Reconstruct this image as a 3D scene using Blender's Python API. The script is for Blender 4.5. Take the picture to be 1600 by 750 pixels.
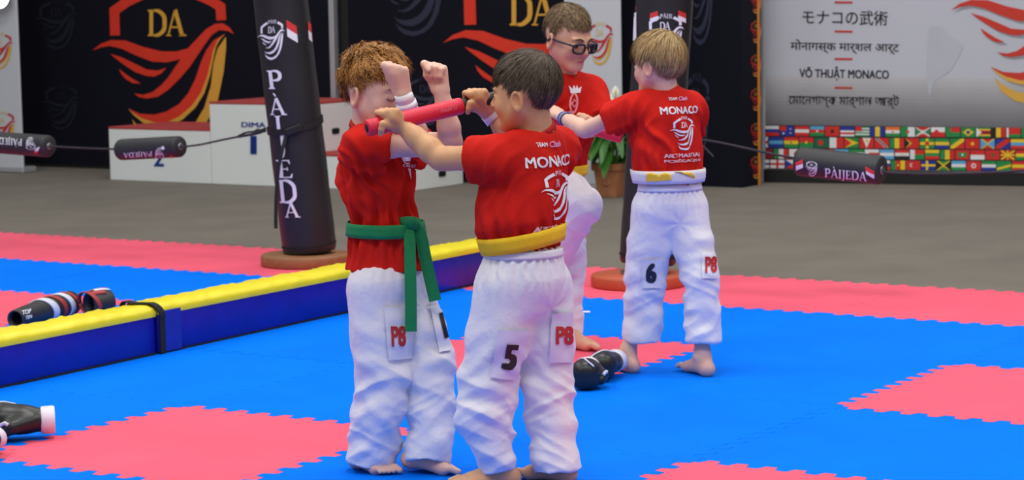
import bpy, bmesh, math, random
import numpy as np
from mathutils import Vector, Matrix
from mathutils.bvhtree import BVHTree
from mathutils.geometry import tessellate_polygon

random.seed(7)
RNG = np.random.default_rng(7)
for _o in list(bpy.data.objects):
    bpy.data.objects.remove(_o)
SC = bpy.context.scene
COL = SC.collection

# ------------------------------------------------------------------ camera
# solved from the 1 m puzzle mats: focal length in px, pitch, roll, height; mat grid angle and origin
F_PX, PITCH, ROLL, GRID_ANG, CAM_H, GX, GY = 3677.2, 0.10834, 0.018361, -0.57962, 1.42819, -1.69672, 7.20547
_f = Vector((0, math.cos(PITCH), -math.sin(PITCH)))
_u = Vector((0, math.sin(PITCH), math.cos(PITCH)))
_r = Vector((1, 0, 0))
_r2 = _r * math.cos(ROLL) - _u * math.sin(ROLL)
_u2 = _r * math.sin(ROLL) + _u * math.cos(ROLL)
cam_data = bpy.data.cameras.new('camera')
cam_data.sensor_width = 36.0
cam_data.lens = 36.0 * F_PX / 1600.0
cam_data.clip_end = 200
cam_data.dof.use_dof = True
cam_data.dof.focus_distance = 6.85
cam_data.dof.aperture_fstop = 7.5
cam = bpy.data.objects.new('camera', cam_data)
COL.objects.link(cam)
cam.matrix_world = Matrix(((_r2.x, _u2.x, -_f.x, 0), (_r2.y, _u2.y, -_f.y, 0), (_r2.z, _u2.z, -_f.z, CAM_H), (0, 0, 0, 1)))
SC.camera = cam

# ------------------------------------------------------------------ world, lamps, exposure
world = bpy.data.worlds.new('hall_ambient')
SC.world = world
world.use_nodes = True
world.node_tree.nodes['Background'].inputs[0].default_value = (0.93, 0.96, 1.0, 1)
world.node_tree.nodes['Background'].inputs[1].default_value = 0.32
SC.view_settings.view_transform = 'Standard'
SC.view_settings.look = 'None'
SC.view_settings.gamma = 1.0
SC.view_settings.use_curve_mapping = False
SC.view_settings.exposure = 0.0


def area_lamp(name, loc, size, power, target=None, color=(1, .97, .93)):
    d = bpy.data.lights.new(name, 'AREA')
    d.shape = 'SQUARE'
    d.size = size
    d.energy = power
    d.color = color
    o = bpy.data.objects.new(name, d)
    COL.objects.link(o)
    o.location = loc
    if target is not None:
        v = Vector(target) - Vector(loc)
        o.rotation_euler = v.to_track_quat('-Z', 'Y').to_euler()
    return o


# the hall's ceiling lamps, rows of large panels about 7 m up
for gx in (-5.0, 0.0, 5.0):
    for gy in (3.0, 8.5, 14.0):
        area_lamp('ceiling_lamp', (gx, gy, 7.0), 2.2, 175 if gy < 12 else 110)


# ------------------------------------------------------------------ pixels to places
def ray(px, py):
    x = px - 800; y = 375 - py
    c, s = math.cos(ROLL), math.sin(ROLL)
    xx = x * c + y * s; yy = -x * s + y * c
    return np.array([xx / F_PX, math.cos(PITCH) + math.sin(PITCH) * yy / F_PX, -math.sin(PITCH) + math.cos(PITCH) * yy / F_PX])


CAMP = np.array([0, 0, CAM_H])


def gnd(px, py, z=0.0):
    d = ray(px, py)
    return CAMP + d * ((z - CAM_H) / d[2])


def at(px, py, Y):
    d = ray(px, py)
    return CAMP + d * (Y / d[1])


GA = np.array([math.cos(GRID_ANG), math.sin(GRID_ANG), 0.0])      # along a row of mats
GB = np.array([-math.sin(GRID_ANG), math.cos(GRID_ANG), 0.0])     # away from the camera


def g2w(i, j, z=0.0):
    return np.array([GX, GY, z]) + GA * i + GB * j


def w2g(p):
    d = np.asarray(p) - np.array([GX, GY, 0])
    return float(d @ GA), float(d @ GB)


def nrm(v):
    v = np.asarray(v, float)
    return v / np.linalg.norm(v)


# ------------------------------------------------------------------ materials
MATS = {}


def srgb(r, g, b):
    def f(c):
        c /= 255.0
        return c / 12.92 if c <= .04045 else ((c + .055) / 1.055) ** 2.4
    return (f(r), f(g), f(b), 1.0)


def mat(name, col, rough=.6, var=.06, scale=8.0, bump=0.0, bscale=60.0, metal=0.0, sss=0.0, sheen=0.0, attr=None, coat=0.0, spec=.5, stretch=None, emis=0.0):
    if name in MATS:
        return MATS[name]
    m = bpy.data.materials.new(name)
    m.use_nodes = True
    nt = m.node_tree
    b = nt.nodes['Principled BSDF']
    b.inputs['Roughness'].default_value = rough
    b.inputs['Metallic'].default_value = metal
    b.inputs['Specular IOR Level'].default_value = spec
    tc = nt.nodes.new('ShaderNodeTexCoord')
    src = tc.outputs['Object']
    if stretch:
        mp = nt.nodes.new('ShaderNodeMapping')
        mp.inputs['Scale'].default_value = stretch
        nt.links.new(src, mp.inputs['Vector'])
        src = mp.outputs['Vector']
    ns = nt.nodes.new('ShaderNodeTexNoise')
    ns.inputs['Scale'].default_value = scale
    ns.inputs['Detail'].default_value = 5
    nt.links.new(src, ns.inputs['Vector'])
    mr = nt.nodes.new('ShaderNodeMapRange')
    mr.inputs[1].default_value = .3; mr.inputs[2].default_value = .7
    mr.inputs[3].default_value = 1 - var; mr.inputs[4].default_value = 1 + var
    nt.links.new(ns.outputs['Fac'], mr.inputs[0])
    mx = nt.nodes.new('ShaderNodeMix'); mx.data_type = 'RGBA'; mx.blend_type = 'MULTIPLY'
    mx.inputs[0].default_value = 1.0
    if attr:
        an = nt.nodes.new('ShaderNodeAttribute'); an.attribute_name = attr
        nt.links.new(an.outputs['Color'], mx.inputs[6])
    else:
        mx.inputs[6].default_value = col
    cb = nt.nodes.new('ShaderNodeCombineColor')
    for k in range(3):
        nt.links.new(mr.outputs[0], cb.inputs[k])
    nt.links.new(cb.outputs[0], mx.inputs[7])
    nt.links.new(mx.outputs[2], b.inputs['Base Color'])
    if bump:
        n2 = nt.nodes.new('ShaderNodeTexNoise')
        n2.inputs['Scale'].default_value = bscale; n2.inputs['Detail'].default_value = 4
        nt.links.new(src, n2.inputs['Vector'])
        bp = nt.nodes.new('ShaderNodeBump')
        bp.inputs['Strength'].default_value = bump; bp.inputs['Distance'].default_value = .01
        nt.links.new(n2.outputs['Fac'], bp.inputs['Height'])
        nt.links.new(bp.outputs[0], b.inputs['Normal'])
    if sss:
        b.inputs['Subsurface Weight'].default_value = sss
        b.inputs['Subsurface Radius'].default_value = (.012, .005, .003)
        b.inputs['Subsurface Scale'].default_value = 1.0
    if sheen:
        b.inputs['Sheen Weight'].default_value = sheen
    if coat:
        b.inputs['Coat Weight'].default_value = coat
    if emis:
        b.inputs['Emission Color'].default_value = col
        b.inputs['Emission Strength'].default_value = emis
    MATS[name] = m
    return m


M_PRINT = mat('printed_ink', None, rough=.55, var=.03, attr='Col')

# ------------------------------------------------------------------ object helpers


def link(name, me, material=None, parent=None, smooth=False):
    o = bpy.data.objects.new(name, me)
    COL.objects.link(o)
    if material is not None:
        if len(me.materials) == 0:
            me.materials.append(material)
    if parent is not None:
        o.parent = parent
    if smooth:
        me.polygons.foreach_set('use_smooth', [True] * len(me.polygons))
    return o


def mesh(name, v, f, material=None, parent=None, smooth=False):
    me = bpy.data.meshes.new(name)
    me.from_pydata([tuple(map(float, p)) for p in v], [], [tuple(map(int, q)) for q in f])
    me.update()
    return link(name, me, material, parent, smooth)


def npmesh(name, v, quads, material=None, parent=None, smooth=True):
    me = bpy.data.meshes.new(name)
    v = np.asarray(v, np.float32); quads = np.asarray(quads, np.int32)
    k = quads.shape[1]
    me.vertices.add(len(v)); me.vertices.foreach_set('co', v.ravel())
    me.loops.add(quads.size); me.loops.foreach_set('vertex_index', quads.ravel())
    me.polygons.add(len(quads))
    me.polygons.foreach_set('loop_start', np.arange(len(quads), dtype=np.int32) * k)
    me.polygons.foreach_set('use_smooth', np.full(len(quads), smooth))
    me.update(calc_edges=True)
    return link(name, me, material, parent)


def tag(o, label, cat=None, group=None, kind=None):
    o['label'] = label
    if cat: o['category'] = cat
    if group: o['group'] = group
    if kind: o['kind'] = kind
    return o


def empty(name, loc=(0, 0, 0)):
    o = bpy.data.objects.new(name, None)
    COL.objects.link(o)
    o.empty_display_size = .05
    o.location = loc
    return o


def bm_obj(name, bm, material=None, parent=None, smooth=False):
    me = bpy.data.meshes.new(name)
    bm.to_mesh(me); bm.free()
    return link(name, me, material, parent, smooth)


def box_bm(c, ex, ey, ez, sx, sy, sz, bevel=0.0, seg=2):
    """box centred at c with (unit) axes ex,ey,ez and full sizes"""
    bm = bmesh.new()
    bmesh.ops.create_cube(bm, size=1.0)
    M = Matrix(((ex[0] * sx, ey[0] * sy, ez[0] * sz, c[0]), (ex[1] * sx, ey[1] * sy, ez[1] * sz, c[1]), (ex[2] * sx, ey[2] * sy, ez[2] * sz, c[2]), (0, 0, 0, 1)))
    bmesh.ops.transform(bm, matrix=M, verts=bm.verts)
    if bevel:
        bmesh.ops.bevel(bm, geom=list(bm.edges), offset=bevel, segments=seg, affect='EDGES', profile=.5)
    return bm


EX, EY, EZ = np.array([1., 0, 0]), np.array([0, 1., 0]), np.array([0, 0, 1.])


def frame_of(axis):
    w = nrm(axis)
    t = EZ if abs(w[2]) < .9 else EX
    u = nrm(np.cross(t, w)); v = np.cross(w, u)
    return u, v, w


def lathe(profile, c, axis, n=40, cap=True, u=None):
    """profile: list of (radius, distance along axis)"""
    uu, vv, ww = frame_of(axis)
    if u is not None:
        uu = nrm(np.asarray(u) - ww * (np.asarray(u) @ ww)); vv = np.cross(ww, uu)
    V, Fc = [], []
    for (r, h) in profile:
        for k in range(n):
            a = 2 * math.pi * k / n
            V.append(c + ww * h + (uu * math.cos(a) + vv * math.sin(a)) * r)
    for s in range(len(profile) - 1):
        for k in range(n):
            k2 = (k + 1) % n
            Fc.append((s * n + k, s * n + k2, (s + 1) * n + k2, (s + 1) * n + k))
    if cap:
        Fc.append(tuple(range(n - 1, -1, -1)))
        Fc.append(tuple((len(profile) - 1) * n + k for k in range(n)))
    return V, Fc


def tube(path, r, n=8):
    """swept tube along points; r scalar or list"""
    P = [np.asarray(p, float) for p in path]
    V, Fc = [], []
    u0 = None
    for k, p in enumerate(P):
        t = nrm(P[min(k + 1, len(P) - 1)] - P[max(k - 1, 0)])
        if u0 is None:
            u0, _, _ = frame_of(t)
        u0 = nrm(u0 - t * (u0 @ t)); v0 = np.cross(t, u0)
        rr = r if np.isscalar(r) else r[k]
        for q in range(n):
            a = 2 * math.pi * q / n
            V.append(p + (u0 * math.cos(a) + v0 * math.sin(a)) * rr)
    for s in range(len(P) - 1):
        for q in range(n):
            q2 = (q + 1) % n
            Fc.append((s * n + q, s * n + q2, (s + 1) * n + q2, (s + 1) * n + q))
    Fc.append(tuple(range(n - 1, -1, -1))); Fc.append(tuple((len(P) - 1) * n + q for q in range(n)))
    return V, Fc


def ribbon(path, side, width, thick=.003):
    """flat strap along path, 'side' = width direction (vector or list)"""
    V, Fc = [], []
    P = [np.asarray(p, float) for p in path]
    for k, p in enumerate(P):
        t = nrm(P[min(k + 1, len(P) - 1)] - P[max(k - 1, 0)])
        s = np.asarray(side[k] if isinstance(side, list) else side, float)
        s = nrm(s - t * (s @ t)); nn = np.cross(t, s)
        w = width[k] if isinstance(width, (list, tuple)) else width
        for (a, b) in ((-1, -1), (1, -1), (1, 1), (-1, 1)):
            V.append(p + s * a * w / 2 + nn * b * thick / 2)
    for k in range(len(P) - 1):
        for q in range(4):
            q2 = (q + 1) % 4
            Fc.append((k * 4 + q, k * 4 + q2, (k + 1) * 4 + q2, (k + 1) * 4 + q))
    Fc.append((3, 2, 1, 0)); e = 4 * (len(P) - 1); Fc.append((e, e + 1, e + 2, e + 3))
    return V, Fc


def spline(pts, n=6, closed=False):
    """Catmull-Rom through points"""
    P = [np.asarray(p, float) for p in pts]
    out = []
    L = len(P)
    rng = range(L if closed else L - 1)
    for k in rng:
        if closed:
            a, b, c, d = P[(k - 1) % L], P[k], P[(k + 1) % L], P[(k + 2) % L]
        else:
            a, b, c, d = P[max(k - 1, 0)], P[k], P[k + 1], P[min(k + 2, L - 1)]
        for q in range(n):
            t = q / n
            out.append(.5 * ((2 * b) + (-a + c) * t + (2 * a - 5 * b + 4 * c - d) * t * t + (-a + 3 * b - 3 * c + d) * t ** 3))
    if not closed:
        out.append(P[-1])
    return out


# ------------------------------------------------------------------ prints: 2D shapes with a colour, laid on a surface
def text2d(s, bold=0.0, shear=0.0):
    c = bpy.data.curves.new('txt', 'FONT')
    c.body = s
    c.shear = shear
    c.resolution_u = 3
    o = bpy.data.objects.new('txt', c)
    COL.objects.link(o)
    dg = bpy.context.evaluated_depsgraph_get()
    me = o.evaluated_get(dg).to_mesh()
    V = np.array([v.co[:2] for v in me.vertices]) if len(me.vertices) else np.zeros((0, 2))
    Fc = [tuple(p.vertices) for p in me.polygons]
    o.evaluated_get(dg).to_mesh_clear()
    bpy.data.objects.remove(o); bpy.data.curves.remove(c)
    T = []
    for f in Fc:
        for k in range(1, len(f) - 1):
            T.append((f[0], f[k], f[k + 1]))
    if bold:        # heavier strokes: the outline laid four times, a little apart
        n = len(V); b = bold * .85
        D = ((-1, -.5), (0, -.5), (1, -.5), (-1, .5), (0, .5), (1, .5))
        V = np.concatenate([V + np.array(d) * b for d in D])
        T = [tuple(q + n * k for q in t) for k in range(len(D)) for t in T]
    return V, T


def fit(V, x0, x1, y0, y1):
    """fit points to a box (y up)"""
    V = np.asarray(V, float)
    lo, hi = V.min(0), V.max(0)
    return (V - lo) / np.maximum(hi - lo, 1e-9) * np.array([x1 - x0, y1 - y0]) + np.array([x0, y0])


def poly2d(pts):
    P = [Vector((float(p[0]), float(p[1]), 0)) for p in pts]
    T = tessellate_polygon([P])
    return np.array([[p.x, p.y] for p in P]), [tuple(t) for t in T]


def rect2d(x0, y0, x1, y1):
    return poly2d([(x0, y0), (x1, y0), (x1, y1), (x0, y1)])


def stroke2d(pts, w):
    """thick polyline with mitred joints; w number or list"""
    P = [np.asarray(p, float)[:2] for p in pts]
    L, R = [], []
    for k, p in enumerate(P):
        d1 = P[k] - P[k - 1] if k > 0 else P[1] - P[0]
        d2 = P[k + 1] - P[k] if k < len(P) - 1 else d1
        d1 = d1 / np.linalg.norm(d1); d2 = d2 / np.linalg.norm(d2)
        t = (d1 + d2); t = t / max(np.linalg.norm(t), 1e-6)
        n = np.array([-t[1], t[0]])
        ww = (w[k] if isinstance(w, (list, tuple)) else w) / 2 / max(.5, abs(t @ d1))
        L.append(p + n * ww); R.append(p - n * ww)
    V = np.array(L + R); n = len(P)
    T = []
    for k in range(n - 1):
        T += [(k, k + 1, n + k + 1), (k, n + k + 1, n + k)]
    return V, T


def lay_each(name, items, fn, parent, maxlen=None):
    for it_ in items: lay(name, [it_], fn, parent, maxlen)


def lay(name, items, fn, parent, maxlen=None, group=None, main=False):
    """items: [(V2d, tris, rgba)]; fn(array Nx2)->(Nx3 points). One flat printed mesh."""
    VV, TT, CC = [], [], []
    off = 0
    for (V, T, c) in items:
        if len(T) == 0: continue
        V = np.asarray(V, float)
        if maxlen:
            bm = bmesh.new()
            bv = [bm.verts.new((p[0], p[1], 0)) for p in V]
            for t in T:
                try: bm.faces.new([bv[q] for q in t])
                except ValueError: pass
            for _ in range(5):
                es = [e for e in bm.edges if e.calc_length() > maxlen]
                if not es: break
                bmesh.ops.subdivide_edges(bm, edges=es, cuts=1)
                bmesh.ops.triangulate(bm, faces=[f for f in bm.faces if len(f.verts) > 3])
            bm.verts.index_update()
            V = np.array([v.co[:2] for v in bm.verts]); T = [tuple(v.index for v in f.verts) for f in bm.faces]
            bm.free()
        P3 = np.asarray(fn(V))
        ok = np.isfinite(P3).all(1)
        P3 = np.where(ok[:, None], P3, 0)
        T = [t for t in T if all(ok[q] for q in t)]
        if main and T:      # keep the largest connected sheet
            par = list(range(len(T))); edge = {}
            def find(x):
                while par[x] != x: par[x] = par[par[x]]; x = par[x]
                return x
            for ti, t in enumerate(T):
                for q in range(3):
                    e = tuple(sorted((t[q], t[(q + 1) % 3])))
                    if e in edge: par[find(ti)] = find(edge[e])
                    else: edge[e] = ti
            roots = [find(ti) for ti in range(len(T))]; best = max(set(roots), key=roots.count)
            T = [t for t, r in zip(T, roots) if r == best]
        VV.append(P3); TT += [tuple(q + off for q in t) for t in T]; CC += [c] * len(T)
        off += len(V)
    if not TT: return None
    V = np.concatenate(VV); T = np.array(TT)
    us, inv = np.unique(T, return_inverse=True)
    V = V[us]; T = inv.reshape(T.shape)
    o = npmesh(name, V, T, M_PRINT, parent, smooth=bool(maxlen or main))
    ca = o.data.color_attributes.new('Col', 'FLOAT_COLOR', 'CORNER')
    ca.data.foreach_set('color', np.repeat(np.array(CC, np.float32), 3, axis=0).ravel())
    return o


# serif capitals of the club's name, unit height, (outline pieces, advance)
def serif(ch):
    S = []
    if ch in 'PD':
        S.append(poly2d([(0, 0), (.34, 0), (.34, .05), (.27, .08), (.27, .92), (.34, .95), (.34, 1), (0, 1), (0, .95), (.08, .92), (.08, .08), (0, .05)]))
        if ch == 'P':
            c = spline([(.25, .97), (.5, .96), (.66, .84), (.66, .62), (.5, .48), (.25, .47)], 5)
            S.append(stroke2d(c, [.06 + .13 * max(0, math.sin(math.pi * k / (len(c) - 1))) for k in range(len(c))])); adv = .86
        else:
            c = spline([(.25, .97), (.55, .95), (.82, .76), (.86, .5), (.82, .24), (.55, .05), (.25, .03)], 5)
            S.append(stroke2d(c, [.06 + .15 * max(0, math.sin(math.pi * k / (len(c) - 1))) for k in range(len(c))])); adv = 1.08
    elif ch in 'A\u00c0':
        S.append(stroke2d([(.07, .03), (.4, .97)], .08))
        S.append(stroke2d([(.42, 1.0), (.78, .02)], .19))
        S.append(stroke2d([(.22, .34), (.62, .34)], .06))
        S.append(rect2d(-.04, 0, .22, .05)); S.append(poly2d([(.6, 0), (.98, 0), (1.0, .06), (.7, .07)]))
        if ch == '\u00c0':
            S.append(stroke2d([(.3, 1.28), (.42, 1.1)], .09))
        adv = 1.0
    elif ch == 'I':
        S.append(poly2d([(0, 0), (.34, 0), (.34, .05), (.27, .08), (.27, .92), (.34, .95), (.34, 1), (0, 1), (0, .95), (.08, .92), (.08, .08), (0, .05)])); adv = .44
    elif ch == 'J':
        S.append(rect2d(0.05, .95, .4, 1))
        c = spline([(.24, .97), (.24, .5), (.24, .1), (.16, -.12), (-.04, -.2)], 5)
        S.append(stroke2d(c, [.19] * 9 + [.17 - .012 * k for k in range(len(c) - 9)])); adv = .48
    elif ch == 'E':
        S.append(rect2d(.08, 0, .27, 1))
        S.append(rect2d(0, .94, .6, 1)); S.append(rect2d(.2, .47, .5, .53)); S.append(rect2d(0, 0, .66, .06))
        S.append(poly2d([(.52, .94), (.6, .94), (.62, .78), (.58, .78)])); S.append(poly2d([(.56, .06), (.66, .06), (.7, .24), (.66, .24)]))
        S.append(rect2d(.46, .4, .5, .6)); adv = .78
    return S, adv


def serif_word(word, vertical=False, gap=.08):
    V, T = [], []
    x = 0.0; y = 0.0
    for ch in word:
        S, adv = serif(ch)
        for (v, t) in S:
            o = sum(len(q) for q in V)
            V.append(np.asarray(v) + (np.array([-adv / 2, y]) if vertical else np.array([x, 0])))
            T += [tuple(k + o for k in tt) for tt in t]
        x += adv + gap
        y -= 1.28
    return np.concatenate(V), T


# the club emblem: shield bars, letters and flame wings; units as drawn (y down), about 0..860 x -60..830
SWOOSH = {
    'wing': [(15, 282), (60, 246), (120, 223), (200, 226), (300, 262), (400, 286), (480, 288), (548, 270), (600, 215), (650, 162), (700, 133), (745, 130), (780, 152), (806, 190), (770, 172), (722, 168), (682, 195), (640, 252), (600, 312), (560, 372), (500, 442), (440, 500), (380, 540), (320, 550), (275, 541), (248, 522), (300, 529), (350, 514), (400, 475), (440, 430), (480, 370), (508, 330), (430, 348), (350, 344), (260, 310), (180, 272), (110, 256), (60, 265)],
    'feather': [(115, 300), (180, 320), (250, 354), (320, 388), (380, 394), (428, 378), (400, 410), (360, 428), (310, 422), (250, 400), (190, 360), (140, 322)],
    'tip': [(165, 385), (200, 412), (240, 440), (287, 466), (240, 464), (200, 440), (176, 412)],
    'flame': [(215, 605), (280, 634), (360, 640), (430, 622), (500, 580), (550, 520), (590, 440), (620, 350), (650, 282), (690, 226), (757, 188), (716, 222), (690, 280), (675, 350), (655, 430), (620, 520), (570, 590), (500, 650), (430, 682), (360, 682), (290, 660), (240, 628)],
}
RIM = [(757, 188), (716, 222), (690, 280), (675, 350), (655, 430), (620, 520), (570, 590), (500, 650), (430, 682), (360, 682), (290, 660), (240, 628), (215, 605), (245, 642), (300, 686), (370, 706), (440, 706), (520, 666), (590, 601), (640, 520), (672, 420), (690, 330), (705, 262), (726, 222)]
CRESC = [(235, 665), (270, 702), (340, 745), (430, 765), (510, 750), (580, 700), (640, 600), (676, 480), (692, 350), (715, 270), (760, 205), (762, 260), (748, 400), (715, 560), (650, 690), (560, 780), (440, 820), (340, 800), (270, 745)]


def emblem(red, gold, letters, full=True, name=None, arc=True):
    it = []
    for k, p in SWOOSH.items():
        v, t = poly2d(p); it.append((v, t, red))
    if gold is not None:
        v, t = poly2d(RIM); it.append((v, t, gold))
    v, t = poly2d(CRESC); it.append((v, t, gold or red))
    it.append((*stroke2d([(142, 198), (138, 60), (205, 12), (310, -38)], 55), red))
    it.append((*stroke2d([(735, 113), (730, 38), (680, 5), (600, -30)], 55), red))
    v, t = serif_word('DA', gap=-.1)
    v = fit(v, 325, 540, -205, -50) * np.array([1, -1]); it.append((v, t, letters))
    if arc:
        v, t = serif_word('P\u00c0IJE')
        v = fit(v, 330, 580, 0, 120)
        v = np.c_[v[:, 0], -v[:, 1] + 20 + (v[:, 0] - 455) ** 2 * .0008 - 25]; it.append((v, t, letters))
    return it


RED_INK = srgb(226, 52, 28); GOLD_INK = srgb(224, 168, 58); WHITE_INK = srgb(238, 236, 245)


class Plane:
    """vertical plane through a ground point along direction e; pixels are carried onto it"""
    def __init__(self, p0, e):
        self.p0 = np.asarray(p0, float); self.e = nrm([e[0], e[1], 0]); self.n = np.array([self.e[1], -self.e[0], 0])

    def pix(self, px, py, lift=0.0):
        d = ray(px, py); q = self.p0 + self.n * lift
        t = ((q - CAMP) @ self.n) / (d @ self.n)
        return CAMP + d * t

    def fn(self, lift):
        return lambda V: np.array([self.pix(p[0], p[1], lift) for p in V])

    def u(self, p):
        return float((np.asarray(p) - self.p0) @ self.e)

    def pt(self, u, z, lift=0.0):
        q = self.p0 + self.e * u + self.n * lift
        return np.array([q[0], q[1], z])

# ================================================================== the setting
FLOOR_Z = -0.02


def to_px(P):
    P = np.asarray(P, float); X, Y, Z = P[..., 0], P[..., 1], P[..., 2] - CAM_H
    fx = Y * math.cos(PITCH) - Z * math.sin(PITCH); u = Y * math.sin(PITCH) + Z * math.cos(PITCH)
    x = F_PX * X / fx; y = F_PX * u / fx; c, s = math.cos(ROLL), math.sin(ROLL)
    return np.stack([800 + x * c - y * s, 375 - (x * s + y * c)], -1)


m_floor = mat('grey_carpet', srgb(113, 107, 98), rough=.9, var=.10, scale=2.2, bump=.25, bscale=240)
floor = mesh('floor', [(-30, -6, FLOOR_Z), (30, -6, FLOOR_Z), (30, 40, FLOOR_Z), (-30, 40, FLOOR_Z)], [(0, 1, 2, 3)], m_floor)
tag(floor, 'grey carpeted hall floor laid with blue and pink puzzle mats', kind='structure')

m_wall = mat('dark_hall_wall', srgb(26, 28, 38), rough=.9, var=.1, scale=1.0)
wa, wb = g2w(-30, 13.5, FLOOR_Z), g2w(16, 13.5, FLOOR_Z)
wall = bm_obj('wall_back', box_bm((wa + wb) / 2 + EZ * 3.0, GA, GB, EZ, 46, .2, 6.0), m_wall)
tag(wall, 'dark far wall of the hall behind the banners', kind='structure')

# ---- puzzle mats, one metre square, teeth interlocking along the grid lines
TEETH, AMP, THK = 21, .020, .020


def edge_wave(n_seg=TEETH):
    pts = []
    for k in range(n_seg):
        s = 1 if k % 2 == 0 else -1
        pts.append((k / n_seg + (.006 if k else 0), s)); pts.append(((k + 1) / n_seg - (.006 if k < n_seg - 1 else 0), s))
    return pts


WAVE = edge_wave()


def tile_mesh(pi, pj):
    si = [1, -1]; gap = .0007
    s_i0, s_i1, s_j0, s_j1 = si[pi], si[1 - pi], si[pj], si[1 - pj]
    x0, x1, y0, y1 = s_i0 * AMP, 1 + s_i1 * AMP, s_j0 * AMP, 1 + s_j1 * AMP
    P = []
    for t, s in WAVE[:-1]: P.append((x0 + (x1 - x0) * t if t in (0,) else t if 0 < t < 1 else x1, s_j0 * AMP * s + gap))
    P[0] = (x0, y0 + gap)
    for t, s in WAVE[:-1]: P.append((1 + s_i1 * AMP * s - gap, y0 if t == 0 else t))
    for t, s in reversed(WAVE[1:]): P.append((x1 if t == 1 else t, 1 + s_j1 * AMP * s - gap))
    for t, s in reversed(WAVE[1:]): P.append((s_i0 * AMP * s + gap, y1 if t == 1 else t))
    n = len(P)
    W = lambda p, z: GA * p[0] + GB * p[1] + EZ * z
    c = np.array([.5, .5])
    V = [W(p, -THK) for p in P] + [W(p, -.0015) for p in P] + [W((p[0] + (c[0] - p[0]) * .0012, p[1] + (c[1] - p[1]) * .0012), 0) for p in P]
    Fc = []
    for k in range(n):
        k2 = (k + 1) % n
        Fc.append((k, k2, n + k2, n + k)); Fc.append((n + k, n + k2, 2 * n + k2, 2 * n + k))
    # top: fill outline
    T = tessellate_polygon([[Vector((q[0], q[1], 0)) for q in P]])
    Fc += [tuple(2 * n + q for q in (t if True else t)) for t in T]
    me = bpy.data.meshes.new('mat_tile')
    me.from_pydata([tuple(v) for v in V], [], Fc)
    bm = bmesh.new(); bm.from_mesh(me); bmesh.ops.recalc_face_normals(bm, faces=bm.faces); bm.to_mesh(me); bm.free()
    return me


m_blue = mat('blue_foam_mat', srgb(0, 118, 246), rough=.7, var=.05, scale=3.0, bump=.12, bscale=120, spec=.03)
m_pink = mat('pink_foam_mat', srgb(236, 96, 120), rough=.7, var=.045, scale=3.0, bump=.12, bscale=120, spec=.08)
TILES = {}
for pi in (0, 1):
    for pj in (0, 1):
        for cn, mm in (('b', m_blue), ('p', m_pink)):
            me = tile_mesh(pi, pj); me.materials.append(mm); TILES[(pi, pj, cn)] = me
for j in range(-3, 5):
    for i in range(-12, 9):
        cs = np.array([g2w(i + a, j + b) for a in (0, .5, 1) for b in (0, .5, 1)])
        if (cs[:, 1] < 1).any(): continue
        q = to_px(cs)
        if q[:, 0].max() < -70 or q[:, 0].min() > 1670 or q[:, 1].min() > 830: continue
        pink = (j == 4) or (j < 3 and i % 2 == 0 and j % 2 == 0 and (i, j) != (-2, 2)) or (i, j) == (-3, 2)
        o = bpy.data.objects.new('mat_tile', TILES[(i % 2, j % 2, 'p' if pink else 'b')])
        COL.objects.link(o); o.parent = floor
        o.location = g2w(i, j, -random.random() * .0012)

# ================================================================== backdrops and banners
m_navy = mat('navy_banner_fabric', srgb(10, 12, 27), rough=.8, var=.10, scale=2.0, bump=.08, bscale=12, spec=.2)
m_whiteb = mat('white_banner_film', srgb(205, 209, 218), rough=.45, var=.015, scale=1.0)
m_alu = mat('aluminium_profile', srgb(200, 202, 208), rough=.35, metal=.6, var=.03)
m_blackp = mat('black_plastic', srgb(20, 20, 22), rough=.5, var=.05)
DARK_LOGO = srgb(38, 42, 66)


def panel(name, pl, u0, u1, z0, z1, thick, m, parent, bevel=.004):
    c = pl.pt((u0 + u1) / 2, (z0 + z1) / 2, -thick / 2)
    return bm_obj(name, box_bm(c, pl.e, pl.n, EZ, u1 - u0, thick, z1 - z0, bevel, 1), m, parent)


def shift_scale(items, ox, oy, sx, sy=None):
    sy = sx if sy is None else sy
    return [(np.asarray(v) * np.array([sx, sy]) + np.array([ox, oy]), t, c) for (v, t, c) in items]


# left navy backdrop
plA = Plane(g2w(-8, 9.2, FLOOR_Z), GA)
uR = plA.u(plA.pix(515, 100))
bdA = empty('backdrop_banner', plA.pt(uR - 2.2, FLOOR_Z)); bdA_inv = bdA.matrix_basis.copy()


def rooted(name, loc):
    """an Empty at loc whose children are given in world space"""
    o = empty(name, (0, 0, 0))
    return o


bpy.data.objects.remove(bdA)
bdA = rooted('backdrop_banner', None)
tag(bdA, 'left navy fabric backdrop with a large red and gold flame wing emblem', 'backdrop', 'navy backdrops behind the podium')
panel('fabric', plA, uR - 4.6, uR, FLOOR_Z + .02, 2.55, .05, m_navy, bdA)
panel('end_post', plA, uR, uR + .045, FLOOR_Z, 2.6, .06, m_alu, bdA)
panel('foot_rail', plA, uR - 4.6, uR, FLOOR_Z, FLOOR_Z + .03, .12, m_blackp, bdA)
lay('emblem_print', shift_scale(emblem(RED_INK, GOLD_INK, GOLD_INK), 140, 0, 1 / 3.571), plA.fn(.003), bdA)
gh = emblem(DARK_LOGO, DARK_LOGO, DARK_LOGO)
gh2 = emblem(srgb(17, 20, 38), srgb(17, 20, 38), srgb(17, 20, 38))
lay('ghost_emblem_print', shift_scale(gh2, 62, 140, .077), plA.fn(.003), bdA)
lay('ghost_emblem_print', shift_scale(gh2, 52, 8, .085), plA.fn(.003), bdA)

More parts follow.
